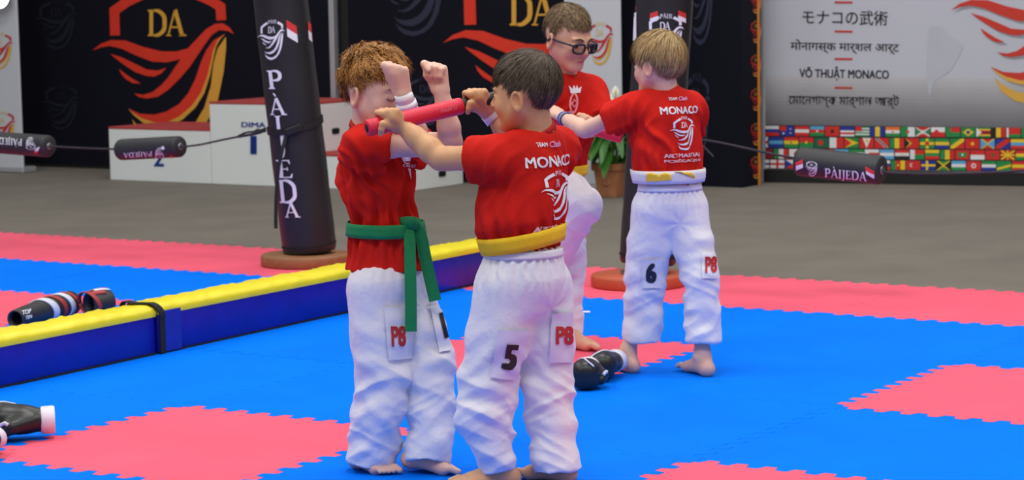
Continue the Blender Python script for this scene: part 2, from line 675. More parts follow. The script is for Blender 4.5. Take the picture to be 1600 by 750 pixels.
# second navy backdrop
plB = Plane(g2w(-5, 9.2, FLOOR_Z), GA)
u0 = plB.u(plB.pix(545, 100)); u1 = plB.u(plB.pix(1000, 100))
bdB = rooted('backdrop_banner', None)
tag(bdB, 'middle navy fabric backdrop with flame wing emblem behind the boy with glasses', 'backdrop', 'navy backdrops behind the podium')
panel('fabric', plB, u0, u1, FLOOR_Z + .02, 2.55, .05, m_navy, bdB)
panel('end_post', plB, u0 - .06, u0, FLOOR_Z, 2.6, .03, mat('black_post', srgb(12, 12, 15), rough=.6), bdB)
panel('foot_rail', plB, u0, u1, FLOOR_Z, FLOOR_Z + .03, .12, m_blackp, bdB)
lay('emblem_print', shift_scale(emblem(RED_INK, GOLD_INK, GOLD_INK), 687, -28, .337), plB.fn(.003), bdB)
lay('ghost_emblem_print', shift_scale(gh, 585, -58, .14), plB.fn(.003), bdB)
lay('ghost_emblem_print', shift_scale(gh, 628, 128, .085), plB.fn(.003), bdB)

# left white roll-up
plC = Plane(gnd(36, 271, FLOOR_Z), GA)
wbA = rooted('white_banner', None)
tag(wbA, 'white upright banner at the far left edge with small red emblems', 'banner', 'white upright banners')
ue = plC.u(plC.pix(36, 271))
panel('film', plC, ue - 1.0, ue, FLOOR_Z + .04, 2.3, .02, m_whiteb, wbA)
panel('base_box', plC, ue - 1.0, ue, FLOOR_Z, FLOOR_Z + .05, .16, m_alu, wbA, .01)
sm = emblem(srgb(196, 40, 44), srgb(222, 176, 50), srgb(222, 190, 110))
lay('emblem_print', shift_scale(sm, -30, 57, .063), plC.fn(.003), wbA)
lay('emblem_print', shift_scale(sm, -26, 180, .063), plC.fn(.003), wbA)
lay('emblem_print', shift_scale(sm, -30, -62, .063), plC.fn(.003), wbA)

# centre white roll-up
plD = Plane(gnd(900, 296, FLOOR_Z), GA)
wbB = rooted('white_banner', None)
tag(wbB, 'white upright banner behind the potted plant and the boy with glasses', 'banner', 'white upright banners')
ua, ub = plD.u(plD.pix(884, 200)), plD.u(plD.pix(971, 200))
panel('film', plD, ua, ub, FLOOR_Z + .04, 2.3, .02, m_whiteb, wbB)
panel('base_box', plD, ua - .01, ub + .01, FLOOR_Z, FLOOR_Z + .04, .14, m_alu, wbB, .01)
lay('emblem_print', shift_scale(sm, 912, 42, .058, .073), plD.fn(.003), wbB)

# dark pillar panel with the flame border
pc = gnd(1160, 293.5, FLOOR_Z)
plE = Plane(pc, GA)
plS = Plane(pc, GB)
plS.n = GA.copy()
pil = rooted('display_pillar', None)
tag(pil, 'navy box pillar with a column of small flame emblems and an orange edge', 'pillar')
ul = -.55
uS = float((gnd(1194, 289, FLOOR_Z) - pc) @ GB)
cpt = pc + GA * (ul / 2) + GB * (uS / 2)
bm = box_bm((cpt[0], cpt[1], FLOOR_Z + 1.3), GA, GB, EZ, -ul, uS, 2.6, .004, 1)
bm_obj('body', bm, m_navy, pil)
e0 = pc + GB * (uS - .012)
bm_obj('orange_edge', box_bm((e0[0] + GA[0] * .004, e0[1] + GA[1] * .004, FLOOR_Z + 1.3), GA, GB, EZ, .01, .022, 2.6, .002, 1), mat('orange_trim', srgb(226, 140, 30), rough=.5), pil)


def fnS(V):
    out = []
    for p in V:
        d = ray(p[0], p[1]); q = pc + GA * .003
        out.append(CAMP + d * (((q - CAMP) @ GA) / (d @ GA)))
    return np.array(out)


def fnE(V):
    return plE.fn(.003)(V)


for k, yy in enumerate((2, 48, 101, 154, 208, 260)):
    it = [(v, t, c) for (v, t, c) in emblem(srgb(196, 40, 38), srgb(226, 150, 70), srgb(210, 150, 60))]
    it = shift_scale(it, 1171, yy - 12, .024, .038)
    o = lay('flame_print', it, fnS, pil)
lay('ghost_emblem_print', shift_scale(gh, 1062, 130, .06, .15), fnE, pil)
lay('ghost_emblem_print', shift_scale(gh, 1068, -52, .06, .15), fnE, pil)

# big white backdrop with the lettering and the flags
pF0, pF1 = gnd(1197, 285, FLOOR_Z), gnd(1600, 291, FLOOR_Z)
plF = Plane(pF0, pF1 - pF0)
scr = rooted('backdrop_banner', None)
tag(scr, 'large grey-white backdrop with foreign lettering and rows of national flags', 'backdrop')
zt = plF.pix(1197, 195)[2]; zb = plF.pix(1197, 263.5)[2]
panel('film', plF, -.02, 3.6, zb - .01, 2.6, .04, mat('grey_white_film', srgb(196, 199, 212), rough=.5, var=.03, scale=.8), scr)
panel('black_plinth', plF, -.02, 3.6, FLOOR_Z, zb, .10, m_blackp, scr)
panel('end_post', plF, -.06, -.02, FLOOR_Z, 2.6, .04, m_alu, scr)
it = []
INK = srgb(40, 38, 44)
# stepped grey bands laid on the film above the flags, darker towards the bottom
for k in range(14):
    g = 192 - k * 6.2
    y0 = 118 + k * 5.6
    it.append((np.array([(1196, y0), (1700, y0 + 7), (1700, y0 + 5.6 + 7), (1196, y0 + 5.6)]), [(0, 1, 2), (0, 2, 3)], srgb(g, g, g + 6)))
lay('grey_fade_bands', it, plF.fn(.001), scr)


def tline(s, x0, x1, y0, y1, col, bold=0.0, shear=0):
    v, t = text2d(s, bold, shear)
    v = fit(v, x0, x1, -y1, -y0) * np.array([1, -1])
    v[:, 1] += (v[:, 0] - (x0 + x1) / 2) * .018
    return (v, t, col)


it = [tline('\u30e2\u30ca\u30b3\u306e\u6b66\u8853', 1254, 1387, 16, 39, INK, .008),
      tline('\u092e\u094b\u0928\u093e\u0917\u0938\u094d\u0915 \u092e\u093e\u0930\u094d\u0936\u0932 \u0906\u0930\u094d\u091f', 1235, 1405, 63, 84, INK, .012),
      tline('V\u00d5 THU\u1eacT MONACO', 1249, 1389, 104, 126, INK, .03),
      tline('\u09c7\u09ae\u09be\u09c7\u09a8\u0997\u09be\u09b8\u09cd\u0995 \u09ae\u09be\u09b0\u09cd\u09b6\u09be\u09b2 \u0986\u09b0\u09cd\u099f', 1232, 1405, 146, 169, INK, .012)]
for yy in (3.5, 49, 92, 137):
    it.append((np.array([(1304, yy - 1.5), (1332, yy - 1.2), (1332, yy + 2), (1304, yy + 1.7)]), [(0, 1, 2), (0, 2, 3)], srgb(196, 44, 40)))
lay_each('lettering_print', it, plF.fn(.003), scr)
# big emblem running out of the frame, with its printed drop shadow, and a pale map shape
em = emblem(srgb(205, 54, 38), srgb(222, 172, 70), GOLD_INK)
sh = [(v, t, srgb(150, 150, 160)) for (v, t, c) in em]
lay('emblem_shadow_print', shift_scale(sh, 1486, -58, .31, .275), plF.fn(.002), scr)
lay('emblem_print', shift_scale(em, 1481, -62, .31, .275), plF.fn(.004), scr)
mp = spline([(1452, 44), (1470, 42), (1484, 55), (1503, 70), (1500, 85), (1492, 98), (1484, 112), (1470, 120), (1458, 130), (1452, 150), (1449, 120), (1449, 80)], 4, True)
v, t = poly2d(mp)
lay('map_print', [(v, t, srgb(189, 192, 205))], plF.fn(.0025), scr)

# the flags
W_, R_, B_, G_, Y_, K_, O_, LB, DG = srgb(232, 232, 236), srgb(214, 40, 36), srgb(30, 50, 150), srgb(30, 140, 70), srgb(240, 205, 40), srgb(26, 26, 28), srgb(236, 120, 40), srgb(90, 170, 220), srgb(20, 100, 70)
MR = srgb(140, 24, 50)


def H(*c): return [('r', 0, k / len(c), 1, (k + 1) / len(c), q) for k, q in enumerate(c)]
def Vv(*c): return [('r', k / len(c), 0, (k + 1) / len(c), 1, q) for k, q in enumerate(c)]
def dot(x, y, r, c): return [('d', x, y, r, c)]
def tri(*a): return [('t',) + a]
def cross(bg, c, x=.4, w=.16): return [('r', 0, 0, 1, 1, bg), ('r', x - w / 2, 0, x + w / 2, 1, c), ('r', 0, .5 - w * .7, 1, .5 + w * .7, c)]
def salt(bg, c, w=.12): return [('r', 0, 0, 1, 1, bg), ('p', [(0, 0), (w, 0), (1, 1 - w), (1, 1), (1 - w, 1), (0, w)], c), ('p', [(1, 0), (1 - w, 0), (0, 1 - w), (0, 1), (w, 1), (1, w)], c)]


SOLID = lambda c: [('r', 0, 0, 1, 1, c)]
JACK = salt(B_, W_, .14) + cross(B_, R_, .5, .16)[1:]
ROWS = [
    [H(W_, B_, R_), SOLID(B_) + [('r', 0, 0, .45, .5, R_)] + dot(.25, .75, .1, W_) + dot(.75, .3, .07, W_) + dot(.75, .7, .07, W_), H(R_, W_, R_), H(LB, R_, G_) + dot(.5, .5, .12, W_), SOLID(R_) + dot(.5, .5, .2, K_), H(B_, B_, W_, R_, W_), H(G_, W_, G_, W_, G_, W_, G_) + [('r', 0, 0, .45, .45, R_)], Vv(B_, Y_, B_), H(O_, W_, G_) + dot(.5, .5, .12, O_), Vv(G_, W_) + dot(.5, .5, .16, R_), salt(G_, W_) + tri((0, 0), (1, 0), (.5, .4), R_) + tri((0, 1), (1, 1), (.5, .6), R_) + dot(.5, .5, .2, W_), H(W_, R_) + dot(.4, .5, .25, R_), Vv(G_, R_, R_) + [('r', .33, .5, 1, 1, G_)], SOLID(G_) + [('p', [(.1, .5), (.5, .1), (.9, .5), (.5, .9)], Y_)] + dot(.5, .5, .2, B_), H(G_, Y_, R_, K_, R_, Y_, G_) + tri((0, 0), (.4, .5), (0, 1), W_), Vv(K_, Y_, R_), H(R_, R_, G_) + [('r', 0, 0, .15, 1, W_)], Vv(G_, Y_, R_)],
    [JACK, H(B_, LB, B_), H(R_, Y_, G_) + dot(.5, .5, .1, DG), H(R_, G_) + dot(.5, .5, .14, Y_), SOLID(DG) + dot(.45, .5, .28, R_), Vv(W_, R_), SOLID(G_) + tri((0, 0), (1, .5), (0, 1), Y_) + tri((0, 0), (.5, .5), (0, 1), R_), SOLID(R_) + tri((.2, 0), (.8, 0), (.5, 1), W_) + dot(.5, .3, .16, Y_), SOLID(R_) + [('p', [(0, 0), (.25, 0), (1, 1), (.75, 1)], W_), ('p', [(.06, 0), (.19, 0), (.94, 1), (.81, 1)], K_)], Vv(G_, Y_, R_), SOLID(R_) + tri((0, 0), (.5, .5), (0, 1), Y_) + tri((0, 0), (.35, .5), (0, 1), K_), cross(G_, Y_, .5, .2) + dot(.5, .5, .22, R_), H(G_, Y_, B_), [('t', (0, 0), (1, 0), (0, 1), G_), ('t', (1, 0), (1, 1), (0, 1), R_), ('p', [(0, .75), (.75, 0), (1, 0), (1, .25), (.25, 1), (0, 1)], Y_)], SOLID(R_) + dot(.5, .5, .18, Y_), salt(R_, Y_) + tri((0, 0), (0, 1), (.5, .5), LB) + tri((1, 0), (1, 1), (.5, .5), LB), SOLID(B_) + [('p', [(0, .7), (.7, 0), (1, 0), (1, .3), (.3, 1), (0, 1)], R_)], H(Y_, LB, R_)],
    [Vv(W_, MR, MR), Vv(G_, W_, R_), SOLID(W_) + dot(.5, .5, .28, R_), H(LB, W_, G_), H(R_, W_, B_), SOLID(LB) + dot(.5, .5, .2, Y_), H(G_, W_, G_), H(W_, R_, R_) + [('r', 0, 0, .3, 1, W_)], H(LB, W_, LB), H(R_, W_, K_) + dot(.5, .5, .1, Y_), [('r', 0, 0, .33, 1, W_), ('r', .33, 0, 1, .5, R_), ('r', .33, .5, 1, 1, G_)], H(Y_, G_, R_), Vv(G_, Y_, R_), SOLID(R_) + [('r', .2, .25, .8, .75, G_)] + dot(.5, .5, .12, W_), H(R_, W_), SOLID(R_) + dot(.5, .5, .18, DG), SOLID(R_) + cross(R_, Y_, .5, .1)[1:] + salt(R_, Y_, .1)[1:] + dot(.5, .5, .18, Y_), H(R_, Y_, G_)],
    [cross(W_, B_), cross(W_, R_, .5), H(W_, R_) + tri((0, 0), (.5, .5), (0, 1), B_), H(G_, W_, R_), H(B_, Y_), H(R_, W_, R_), Vv(B_, W_, R_), SOLID(R_) + dot(.5, .5, .25, W_), H(W_, B_, R_), Vv(G_, R_, Y_) + dot(.5, .5, .12, Y_), SOLID(R_) + dot(.4, .5, .22, W_) + dot(.45, .5, .17, R_), cross(B_, Y_), salt(G_, Y_) + tri((0, 0), (0, 1), (.42, .5), K_) + tri((1, 0), (1, 1), (.58, .5), K_), H(LB, W_, G_), SOLID(R_) + dot(.5, .5, .27, W_) + dot(.5, .5, .14, R_), H(G_, W_, B_), SOLID(G_) + [('p', [(0, .7), (1, .3), (1, .55), (0, .95)], Y_)], H(R_, Y_, R_)],
]
def fnFlag(V):
    return np.array([plF.pix(p[0], p[1], .003 + .0012 * p[2]) for p in V])


it = []
x_start = [1195, 1178, 1186, 1180]
y_l = [(196.5, 212), (214, 230.5), (232.5, 247.5), (249.5, 262.5)]
y_r = [(200, 215), (217.5, 233), (235, 250), (252, 267.5)]
pitch = 23.6
for r, row in enumerate(ROWS):
    for k in range(22):
        dsg = row[k % len(row)]
        xa = x_start[r] + k * pitch; xb = xa + pitch - 1.6
        if xa > 1690: break

        def mp_(u, v, xa=xa, xb=xb, r=r):
            x = max(xa + (xb - xa) * u, 1195.5)
            tt = (x - 1195) / 405
            y0 = y_l[r][0] + (y_r[r][0] - y_l[r][0]) * tt; y1 = y_l[r][1] + (y_r[r][1] - y_l[r][1]) * tt
            return (x, y0 + (y1 - y0) * v)
        for z, s in enumerate(dsg):
            if s[0] == 'r': pts, c = [(s[1], s[2]), (s[3], s[2]), (s[3], s[4]), (s[1], s[4])], s[5]
            elif s[0] == 'd': pts, c = [(s[1] + s[3] * .68 * math.cos(a), s[2] + s[3] * math.sin(a)) for a in np.arange(8) * math.pi / 4], s[4]
            elif s[0] == 't': pts, c = list(s[1:4]), s[4]
            else: pts, c = s[1], s[2]
            P = [mp_(*p) for p in pts]
            v, t = poly2d(P)
            it.append((np.c_[v, np.full(len(v), z)], t, c))
        lay('flag', it, fnFlag, scr); it = []


bgq = np.array([(1196, 195), (1700, 201), (1700, 270), (1196, 264)])
lay('flag_ground_print', [(bgq, [(0, 1, 2), (0, 2, 3)], srgb(30, 26, 30))], plF.fn(.002), scr)

# clip-on flood lamp at the head of the left banner
lp = plC.pix(-3, -4, .10)
lampo = rooted('flood_lamp', None)
tag(lampo, 'round bright flood lamp at the head of the far left white banner', 'lamp')
V, Fc = lathe([(.03, .06), (.075, .03), (.095, 0), (.095, -.01)], lp, (0.05, 1, .1), 28)
mesh('housing', V, Fc, m_blackp, lampo, True)
V, Fc = lathe([(.088, -.008), (.088, -.014)], lp, (0.05, 1, .1), 28)
mesh('lens', V, Fc, mat('lit_lens', (1, .98, .93, 1), emis=6.0), lampo)
V, Fc = tube([lp + np.array([0, .05, 0]), lp + np.array([0, .06, .1]), lp + np.array([0, .07, .22])], .012)
mesh('clip_arm', V, Fc, m_blackp, lampo)

# ================================================================== winners' podium
m_podw = mat('white_podium_board', srgb(234, 240, 240), rough=.5, var=.02, scale=1.5)
m_podr = mat('red_podium_carpet', srgb(176, 62, 62), rough=.9, var=.08, scale=30, bump=.3, bscale=200)
BLUE_INK = srgb(40, 78, 190)
JF, JD = 8.38, .70
i_edges = [-7.16, -6.14, -5.22, -4.33]
hts = [.395, .60, .235]
labels = ['low white podium block marked 2 under the left emblem', 'tall middle white podium block marked 1', 'lowest white podium block behind the red-haired boy']
plP = Plane(g2w(-6, JF, FLOOR_Z), GA)
for k in range(3):
    ia, ib = i_edges[k], i_edges[k + 1]
    pb = rooted('podium_block', None)
    tag(pb, labels[k], 'podium', 'podium blocks')
    c = g2w((ia + ib) / 2, JF + JD / 2, FLOOR_Z + hts[k] / 2)
    bm_obj('box', box_bm(c, GA, GB, EZ, ib - ia - .006, JD, hts[k], .004, 1), m_podw, pb)
    c = g2w((ia + ib) / 2, JF + JD / 2, FLOOR_Z + hts[k] + .008)
    bm_obj('carpet_top', box_bm(c, GA, GB, EZ, ib - ia - .004, JD + .004, .018, .004, 1), m_podr, pb)
    # hand hole in the right side
    if k > 0:
        px = {1: (524.5, 204.5), 2: (691, 271)}[k]
        q = g2w(ib, 0)
        d = ray(*px); hp = CAMP + d * (((q - CAMP) @ GA) / (d @ GA))
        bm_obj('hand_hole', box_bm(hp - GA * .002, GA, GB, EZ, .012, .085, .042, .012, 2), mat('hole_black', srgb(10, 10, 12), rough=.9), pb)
        for sg in (-1, 1):
            pass
    if k == 0:
        it = [tline('2', 240, 256, 232, 260, BLUE_INK, .02)]
    elif k == 1:
        it = [tline('1', 391, 401, 212, 241, BLUE_INK, .02), tline('DIMA', 377, 415, 191, 199, BLUE_INK, .03)]
    else:
        it = [tline('3', 560, 576, 262, 284, BLUE_INK, .02)]
    lay('number_print', it, plP.fn(.004), pb)

# ================================================================== padded barrier
m_vblue = mat('blue_vinyl', srgb(16, 22, 150), rough=.38, var=.12, scale=9, bump=.30, bscale=14)
m_vyel = mat('yellow_vinyl', srgb(240, 222, 40), rough=.36, var=.05, scale=6, bump=.35, bscale=16)
m_strap = mat('black_webbing', srgb(16, 16, 20), rough=.7, var=.1, scale=80, bump=.2, bscale=300)
b0, bj, b1 = gnd(0, 607), gnd(247, 553), gnd(740, 446)
bd = nrm(b1 - b0)
bc = np.array([-bd[1], bd[0], 0])
if bc @ GA > 0: bc = -bc
BW, BH = .165, .172


def barrier(s0, s1, label, dz=0.0, off=0.0):
    ob = rooted('foam_barrier', None)
    tag(ob, label, 'barrier', 'padded barriers on the mats')
    L = s1 - s0
    c = b0 + bd * ((s0 + s1) / 2) + bc * (BW / 2 + off)
    bm = box_bm(c + EZ * (BH / 2), bd, bc, EZ, L, BW, BH, .012, 2)
    bm_obj('blue_cover', bm, m_vblue, ob, True)
    # rumpled yellow top
    n = int(L / .03); prof = [(-.003, .150), (-.005, .168), (.004, .184), (.03, .192), (BW / 2, .194), (BW - .03, .192), (BW - .004, .184), (BW + .005, .168), (BW + .003, .15)]
    V, Fc = [], []
    for a in range(n + 1):
        s = s0 + L * a / n
        for (y, z) in prof:
            w = .0035 * math.sin(s * 37 + 3 * math.sin(s * 11) + y * 40) + .002 * math.sin(s * 91 + y * 60)
            V.append(b0 + bd * s + bc * (y + off) + EZ * (z + (w if z > .17 else 0) + dz))
    m = len(prof)
    for a in range(n):
        for q in range(m - 1):
            Fc.append((a * m + q, (a + 1) * m + q, (a + 1) * m + q + 1, a * m + q + 1))
    Fc.append(tuple(range(m))); Fc.append(tuple(range(n * m + m - 1, n * m - 1, -1)))
    o = mesh('yellow_top', V, Fc, m_vyel, ob, True)
    bm_obj('black_underside', box_bm(c + EZ * .004, bd, bc, EZ, L - .01, BW + .004, .008), m_strap, ob)
    return ob


sj = float((bj - b0) @ bd); s_end = float((gnd(800, 432) - b0) @ bd)
barA = barrier(-.75, sj - .012, 'near blue foam barrier with yellow top, at the left edge')
barB = barrier(sj + .004, s_end + .1, 'farther blue foam barrier with yellow top, behind the red-haired boy', .006, -.004)
# flap at the joint and the black strap
c = b0 + bd * (sj + .07) - bc * .007 + EZ * .088
bm_obj('end_flap', box_bm(c, bd, bc, EZ, .125, .008, .165, .003, 2), mat('blue_vinyl_flap', srgb(30, 40, 158), rough=.36, var=.15, scale=14, bump=.5, bscale=22), barB)
sp = [b0 + bd * (sj + .012) - bc * .014 + EZ * z for z in (.004, .06, .12, .165)] + [b0 + bd * (sj - .008) + bc * (.01 + k * .05) + EZ * (.2 + .004 * math.sin(k * 3)) for k in range(4)] + [b0 + bd * (sj - .01) + bc * (BW + .012) + EZ * z for z in (.16, .08, .01)]
V, Fc = ribbon(spline(sp, 3), bd, .032, .004)
mesh('strap', V, Fc, m_strap, barB)

# ================================================================== free-standing punching bags
m_vinyl = mat('black_bag_vinyl', srgb(34, 32, 36), rough=.42, var=.10, scale=5, bump=.12, bscale=9)
m_wood = mat('brown_wood_disc', srgb(146, 98, 62), rough=.55, var=.15, scale=6, bump=.1, bscale=30, stretch=(1, 8, 8))
m_terr = mat('red_brown_disc', srgb(186, 84, 50), rough=.55, var=.10, scale=6, bump=.1, bscale=30)
m_steel = mat('steel', srgb(150, 150, 158), rough=.3, metal=.9, var=.05)


def bvh_of(o):
    me = o.data
    return BVHTree.FromPolygons([tuple(v.co) for v in me.vertices], [tuple(p.vertices) for p in me.polygons])


def cast_px(bvh, lift=.003):
    def f(V):
        out = np.full((len(V), 3), np.nan)
        for k, p in enumerate(V):
            d = Vector(ray(p[0], p[1])).normalized()
            h = bvh.ray_cast(Vector(CAMP), d)
            if h[0] is not None:
                q = h[0] - d * lift * .6 + h[1] * (lift if h[1].dot(d) < 0 else -lift)
                out[k] = q
        return out
    return f


def bag(base_px, bot_px, top_px, rad, disc_r, disc_m, label):
    ob = rooted('punching_bag', None)
    tag(ob, label, 'punching bag', 'standing punching bags')
    bp = gnd(*base_px)
    V, Fc = lathe([(disc_r * .98, 0), (disc_r, .008), (disc_r, .048), (disc_r * .98, .056), (disc_r * .3, .060), (.02, .060)], bp, EZ, 56)
    mesh('base_disc', V, Fc, disc_m, ob, True)
    lo = at(*bot_px, bp[1]); hi = at(*top_px, bp[1]); ax = nrm(hi - lo)
    V, Fc = lathe([(.085, .058), (.085, .07), (.06, .075), (.055, .10)], bp, EZ, 28)
    mesh('flange', V, Fc, m_steel, ob, True)
    V, Fc = tube([bp + EZ * .06, bp + EZ * .1, lo + ax * .03], .042, 18)
    mesh('post', V, Fc, m_steel, ob, True)
    H_ = 1.75
    prof = [(.03, -.004), (rad * .93, -.004), (rad * .985, .006), (rad, .03), (rad * 1.0, .034)]
    prof += [(rad * (1 + .008 * math.sin(k * 1.3)), .05 + (H_ - .1) * k / 24) for k in range(25)]
    prof += [(rad * .98, H_ - .02), (rad * .9, H_), (.03, H_)]
    V, Fc = lathe(prof, lo, ax, 64)
    body = mesh('bag_cover', V, Fc, m_vinyl, ob, True)
    V, Fc = lathe([(rad + .002, .03), (rad + .003, .036), (rad + .002, .042)], lo, ax, 64, cap=False)
    mesh('hem_band', V, Fc, m_strap, ob, True)
    return ob, body, lo, ax


def vline(word, path, col):
    """serif capitals one under the other; path: [(cx, top, bottom, halfwidth)]"""
    it = []
    for ch, (cx, y0, y1, hw, sk) in zip(word, path):
        S, adv = serif(ch)
        n = sum(len(v) for v, t in S)
        A = np.concatenate([v for v, t in S]); lo, hi = A.min(0), A.max(0)
        hi1 = 1.0 if ch != '\u00c0' else hi[1]
        for v, t in S:
            q = (np.asarray(v) - lo) / (np.array([hi[0], hi1]) - lo)
            yy = y1 + (y0 - y1) * q[:, 1]
            xx = cx - hw + 2 * hw * q[:, 0] + (yy - (y0 + y1) / 2) * sk
            it.append((np.c_[xx, yy], t, col))
    return it


def letter_groups(w):
    k = 0
    for ch in w:
        n = len(serif(ch)[0]); yield ch, k, k + n; k += n


bagL, bodyL, loL, axL = bag((478, 413), (484, 392), (435, -30), .140, .233, m_wood, 'leaning black punching bag with white lettering on a brown wooden disc')
fL = cast_px(bvh_of(bodyL))
it = vline('P\u00c0IJEDA', [(430, 110, 139, 11, .12), (434, 145, 180, 13, .12), (435, 181, 205, 4.5, .1), (441, 210, 248, 6, .1), (445, 250, 278, 12, .1), (450, 281, 318, 13.5, .1), (457, 317, 340, 12, .1)], WHITE_INK)
for ch_, k0, k1 in letter_groups('P\u00c0IJEDA'): lay('letter', it[k0:k1], fL, bagL, maxlen=6)
lay('emblem_print', [(np.c_[v[:, 0] * .053 + 402 + (v[:, 1]) * .0, v[:, 1] * .068 + 38 + (v[:, 0] - 400) * -.004], t, c) for (v, t, c) in emblem(WHITE_INK, None, WHITE_INK)], fL, bagL, maxlen=6)


def flag_mark(x0, y0, x1, y1, sk):
    """small red over white slanting flag"""
    ym = (y0 + y1) / 2
    return [(np.array([(x0, y0), (x1, y0 + sk), (x1 + 1, ym + sk), (x0 + 1, ym)]), [(0, 1, 2), (0, 2, 3)], srgb(214, 50, 52)),
            (np.array([(x0 + 1, ym), (x1 + 1, ym + sk), (x1 + 2, y1 + sk), (x0 + 2, y1)]), [(0, 1, 2), (0, 2, 3)], WHITE_INK)]


lay('flag_print', flag_mark(447, 31, 463, 57, 10), fL, bagL, maxlen=5)
lay('flag_print', flag_mark(480, 33, 485, 61, 5), fL, bagL, maxlen=5)
# cinch strap with buckle and a hanging end
def ring_pts(lo, ax, rad, tilt, s, n=48, a0=0, a1=2 * math.pi):
    u, v, w = frame_of(ax); P = []
    for k in range(n + 1):
        a = a0 + (a1 - a0) * k / n
        e = u * math.cos(a) + v * math.sin(a)
        P.append(lo + ax * (s + tilt @ e * .0 + float(e @ tilt)) + e * rad)
    return P


q1 = float((at(500, 186, loL[1]) - loL) @ axL); q0 = float((at(416, 204, loL[1]) - loL) @ axL)
tl = np.array([(q1 - q0) / 2, .02, 0])
V, Fc = ribbon(ring_pts(loL, axL, .146, tl, (q0 + q1) / 2), axL, .032, .004)
mesh('cinch_strap', V, Fc, m_strap, bagL)
bk = fL([(459, 203)])[0]
bm_obj('buckle', box_bm(bk - EY * .012, nrm([1, 0, .35]), nrm([.1, -1, .05]), nrm([-.35, 0, 1]), .085, .02, .04, .006, 2), m_blackp, bagL)
pts = [fL([(447, 212)])[0] - EY * .01] + [at(x, y, loL[1] - .165) for x, y in ((441, 235), (435, 265), (432, 300), (431, 330), (431, 357))]
V, Fc = ribbon(spline(pts, 4), EX, .018, .003)
mesh('strap_end', V, Fc, m_strap, bagL)

bagR, bodyR, loR, axR = bag((998, 446), (1012, 410), (1040, -30), .134, .226, m_terr, 'black punching bag on a terracotta disc behind the blond boy')
fR = cast_px(bvh_of(bodyR))
lay('emblem_print', [(np.c_[v[:, 0] * .077 + 1006, v[:, 1] * .083 + 30], t, c) for (v, t, c) in emblem(WHITE_INK, None, WHITE_INK)], fR, bagR, maxlen=6)
fm = []
for (x0, y0, s_) in ((1016, 17, -4), (1059, 16, 5)):
    fm += [(np.array([(x0, y0 - min(s_, 0)), (x0 + 12, y0 + max(s_, 0)), (x0 + 12, y0 + 8 + max(s_, 0)), (x0, y0 + 8 - min(s_, 0))]), [(0, 1, 2), (0, 2, 3)], srgb(214, 50, 52)),
           (np.array([(x0, y0 + 8 - min(s_, 0)), (x0 + 12, y0 + 8 + max(s_, 0)), (x0 + 12, y0 + 15 + max(s_, 0)), (x0, y0 + 15 - min(s_, 0))]), [(0, 1, 2), (0, 2, 3)], WHITE_INK)]
fm += [(np.array([(992, 8), (995, 6), (995, 16), (992, 18)]), [(0, 1, 2), (0, 2, 3)], srgb(214, 50, 52)), (np.array([(991.5, 18), (995, 16), (995, 62), (990, 64)]), [(0, 1, 2), (0, 2, 3)], WHITE_INK)]
for k in (0, 2, 4): lay('flag_print', fm[k:k + 2], fR, bagR, maxlen=5)
q2 = float((at(1082, 216, loR[1]) - loR) @ axR)
V, Fc = ribbon(ring_pts(loR, axR, .140, np.array([0, 0.0, 0]), q2), axR, .03, .004)
mesh('cinch_strap', V, Fc, m_strap, bagR)

# ================================================================== ropes and the foam rollers threaded on them
m_foam = mat('black_foam_roller', srgb(44, 44, 48), rough=.55, var=.08, scale=12, bump=.1, bscale=60)
m_rope = mat('dark_cord', srgb(52, 50, 54), rough=.8, var=.2, scale=150)
m_redfoam = mat('red_inner_foam', srgb(120, 20, 28), rough=.7)


def on_row(px, py, j=4.5):
    """where a pixel's ray meets the vertical plane over the row of bags"""
    d = ray(px, py); q = g2w(0, j)
    return CAMP + d * (((q - CAMP) @ GB) / (d @ GB))


m_lilac = srgb(200, 170, 240)
rl = [on_row(-140, 224), on_row(-5, 223), on_row(82, 229), on_row(185, 233), on_row(290, 229), on_row(350, 218), on_row(415, 205)]
V, Fc = tube(spline(rl, 4), .006, 6)
ropeL = mesh('cord', V, Fc, m_rope, None, True)
tag(ropeL, 'thin dark cord tied to the leaning bag and threaded through two rollers', 'cord', 'cords between the bags')
# loop knot by the bag
kp = [on_row(x, y) for x, y in ((372, 213), (385, 207), (402, 205), (415, 201), (408, 207), (390, 211), (374, 214))]
V, Fc = tube(spline(kp, 4), .006, 6)
mesh('knot_loop', V, Fc, m_rope, ropeL, True)
V, Fc = lathe([(.004, -.025), (.014, -.01), (.016, 0), (.013, .012), (.004, .025)], on_row(403, 205.5), GA, 10)
mesh('knot', V, Fc, m_rope, ropeL, True)
rr = [on_row(1078, 217), on_row(1120, 222), on_row(1240, 247), on_row(1390, 270), on_row(1580, 268), on_row(1720, 250)]
V, Fc = tube(spline(rr, 4), .006, 6)
ropeR = mesh('cord', V, Fc, m_rope, None, True)
tag(ropeR, 'thin grey cord running right from the bag behind the blond boy', 'cord', 'cords between the bags')
V, Fc = tube(spline([on_row(x, y) for x, y in ((1086, 221), (1098, 228), (1108, 238), (1115, 245))], 4), .005, 6)
mesh('loose_end', V, Fc, m_rope, ropeR, True)


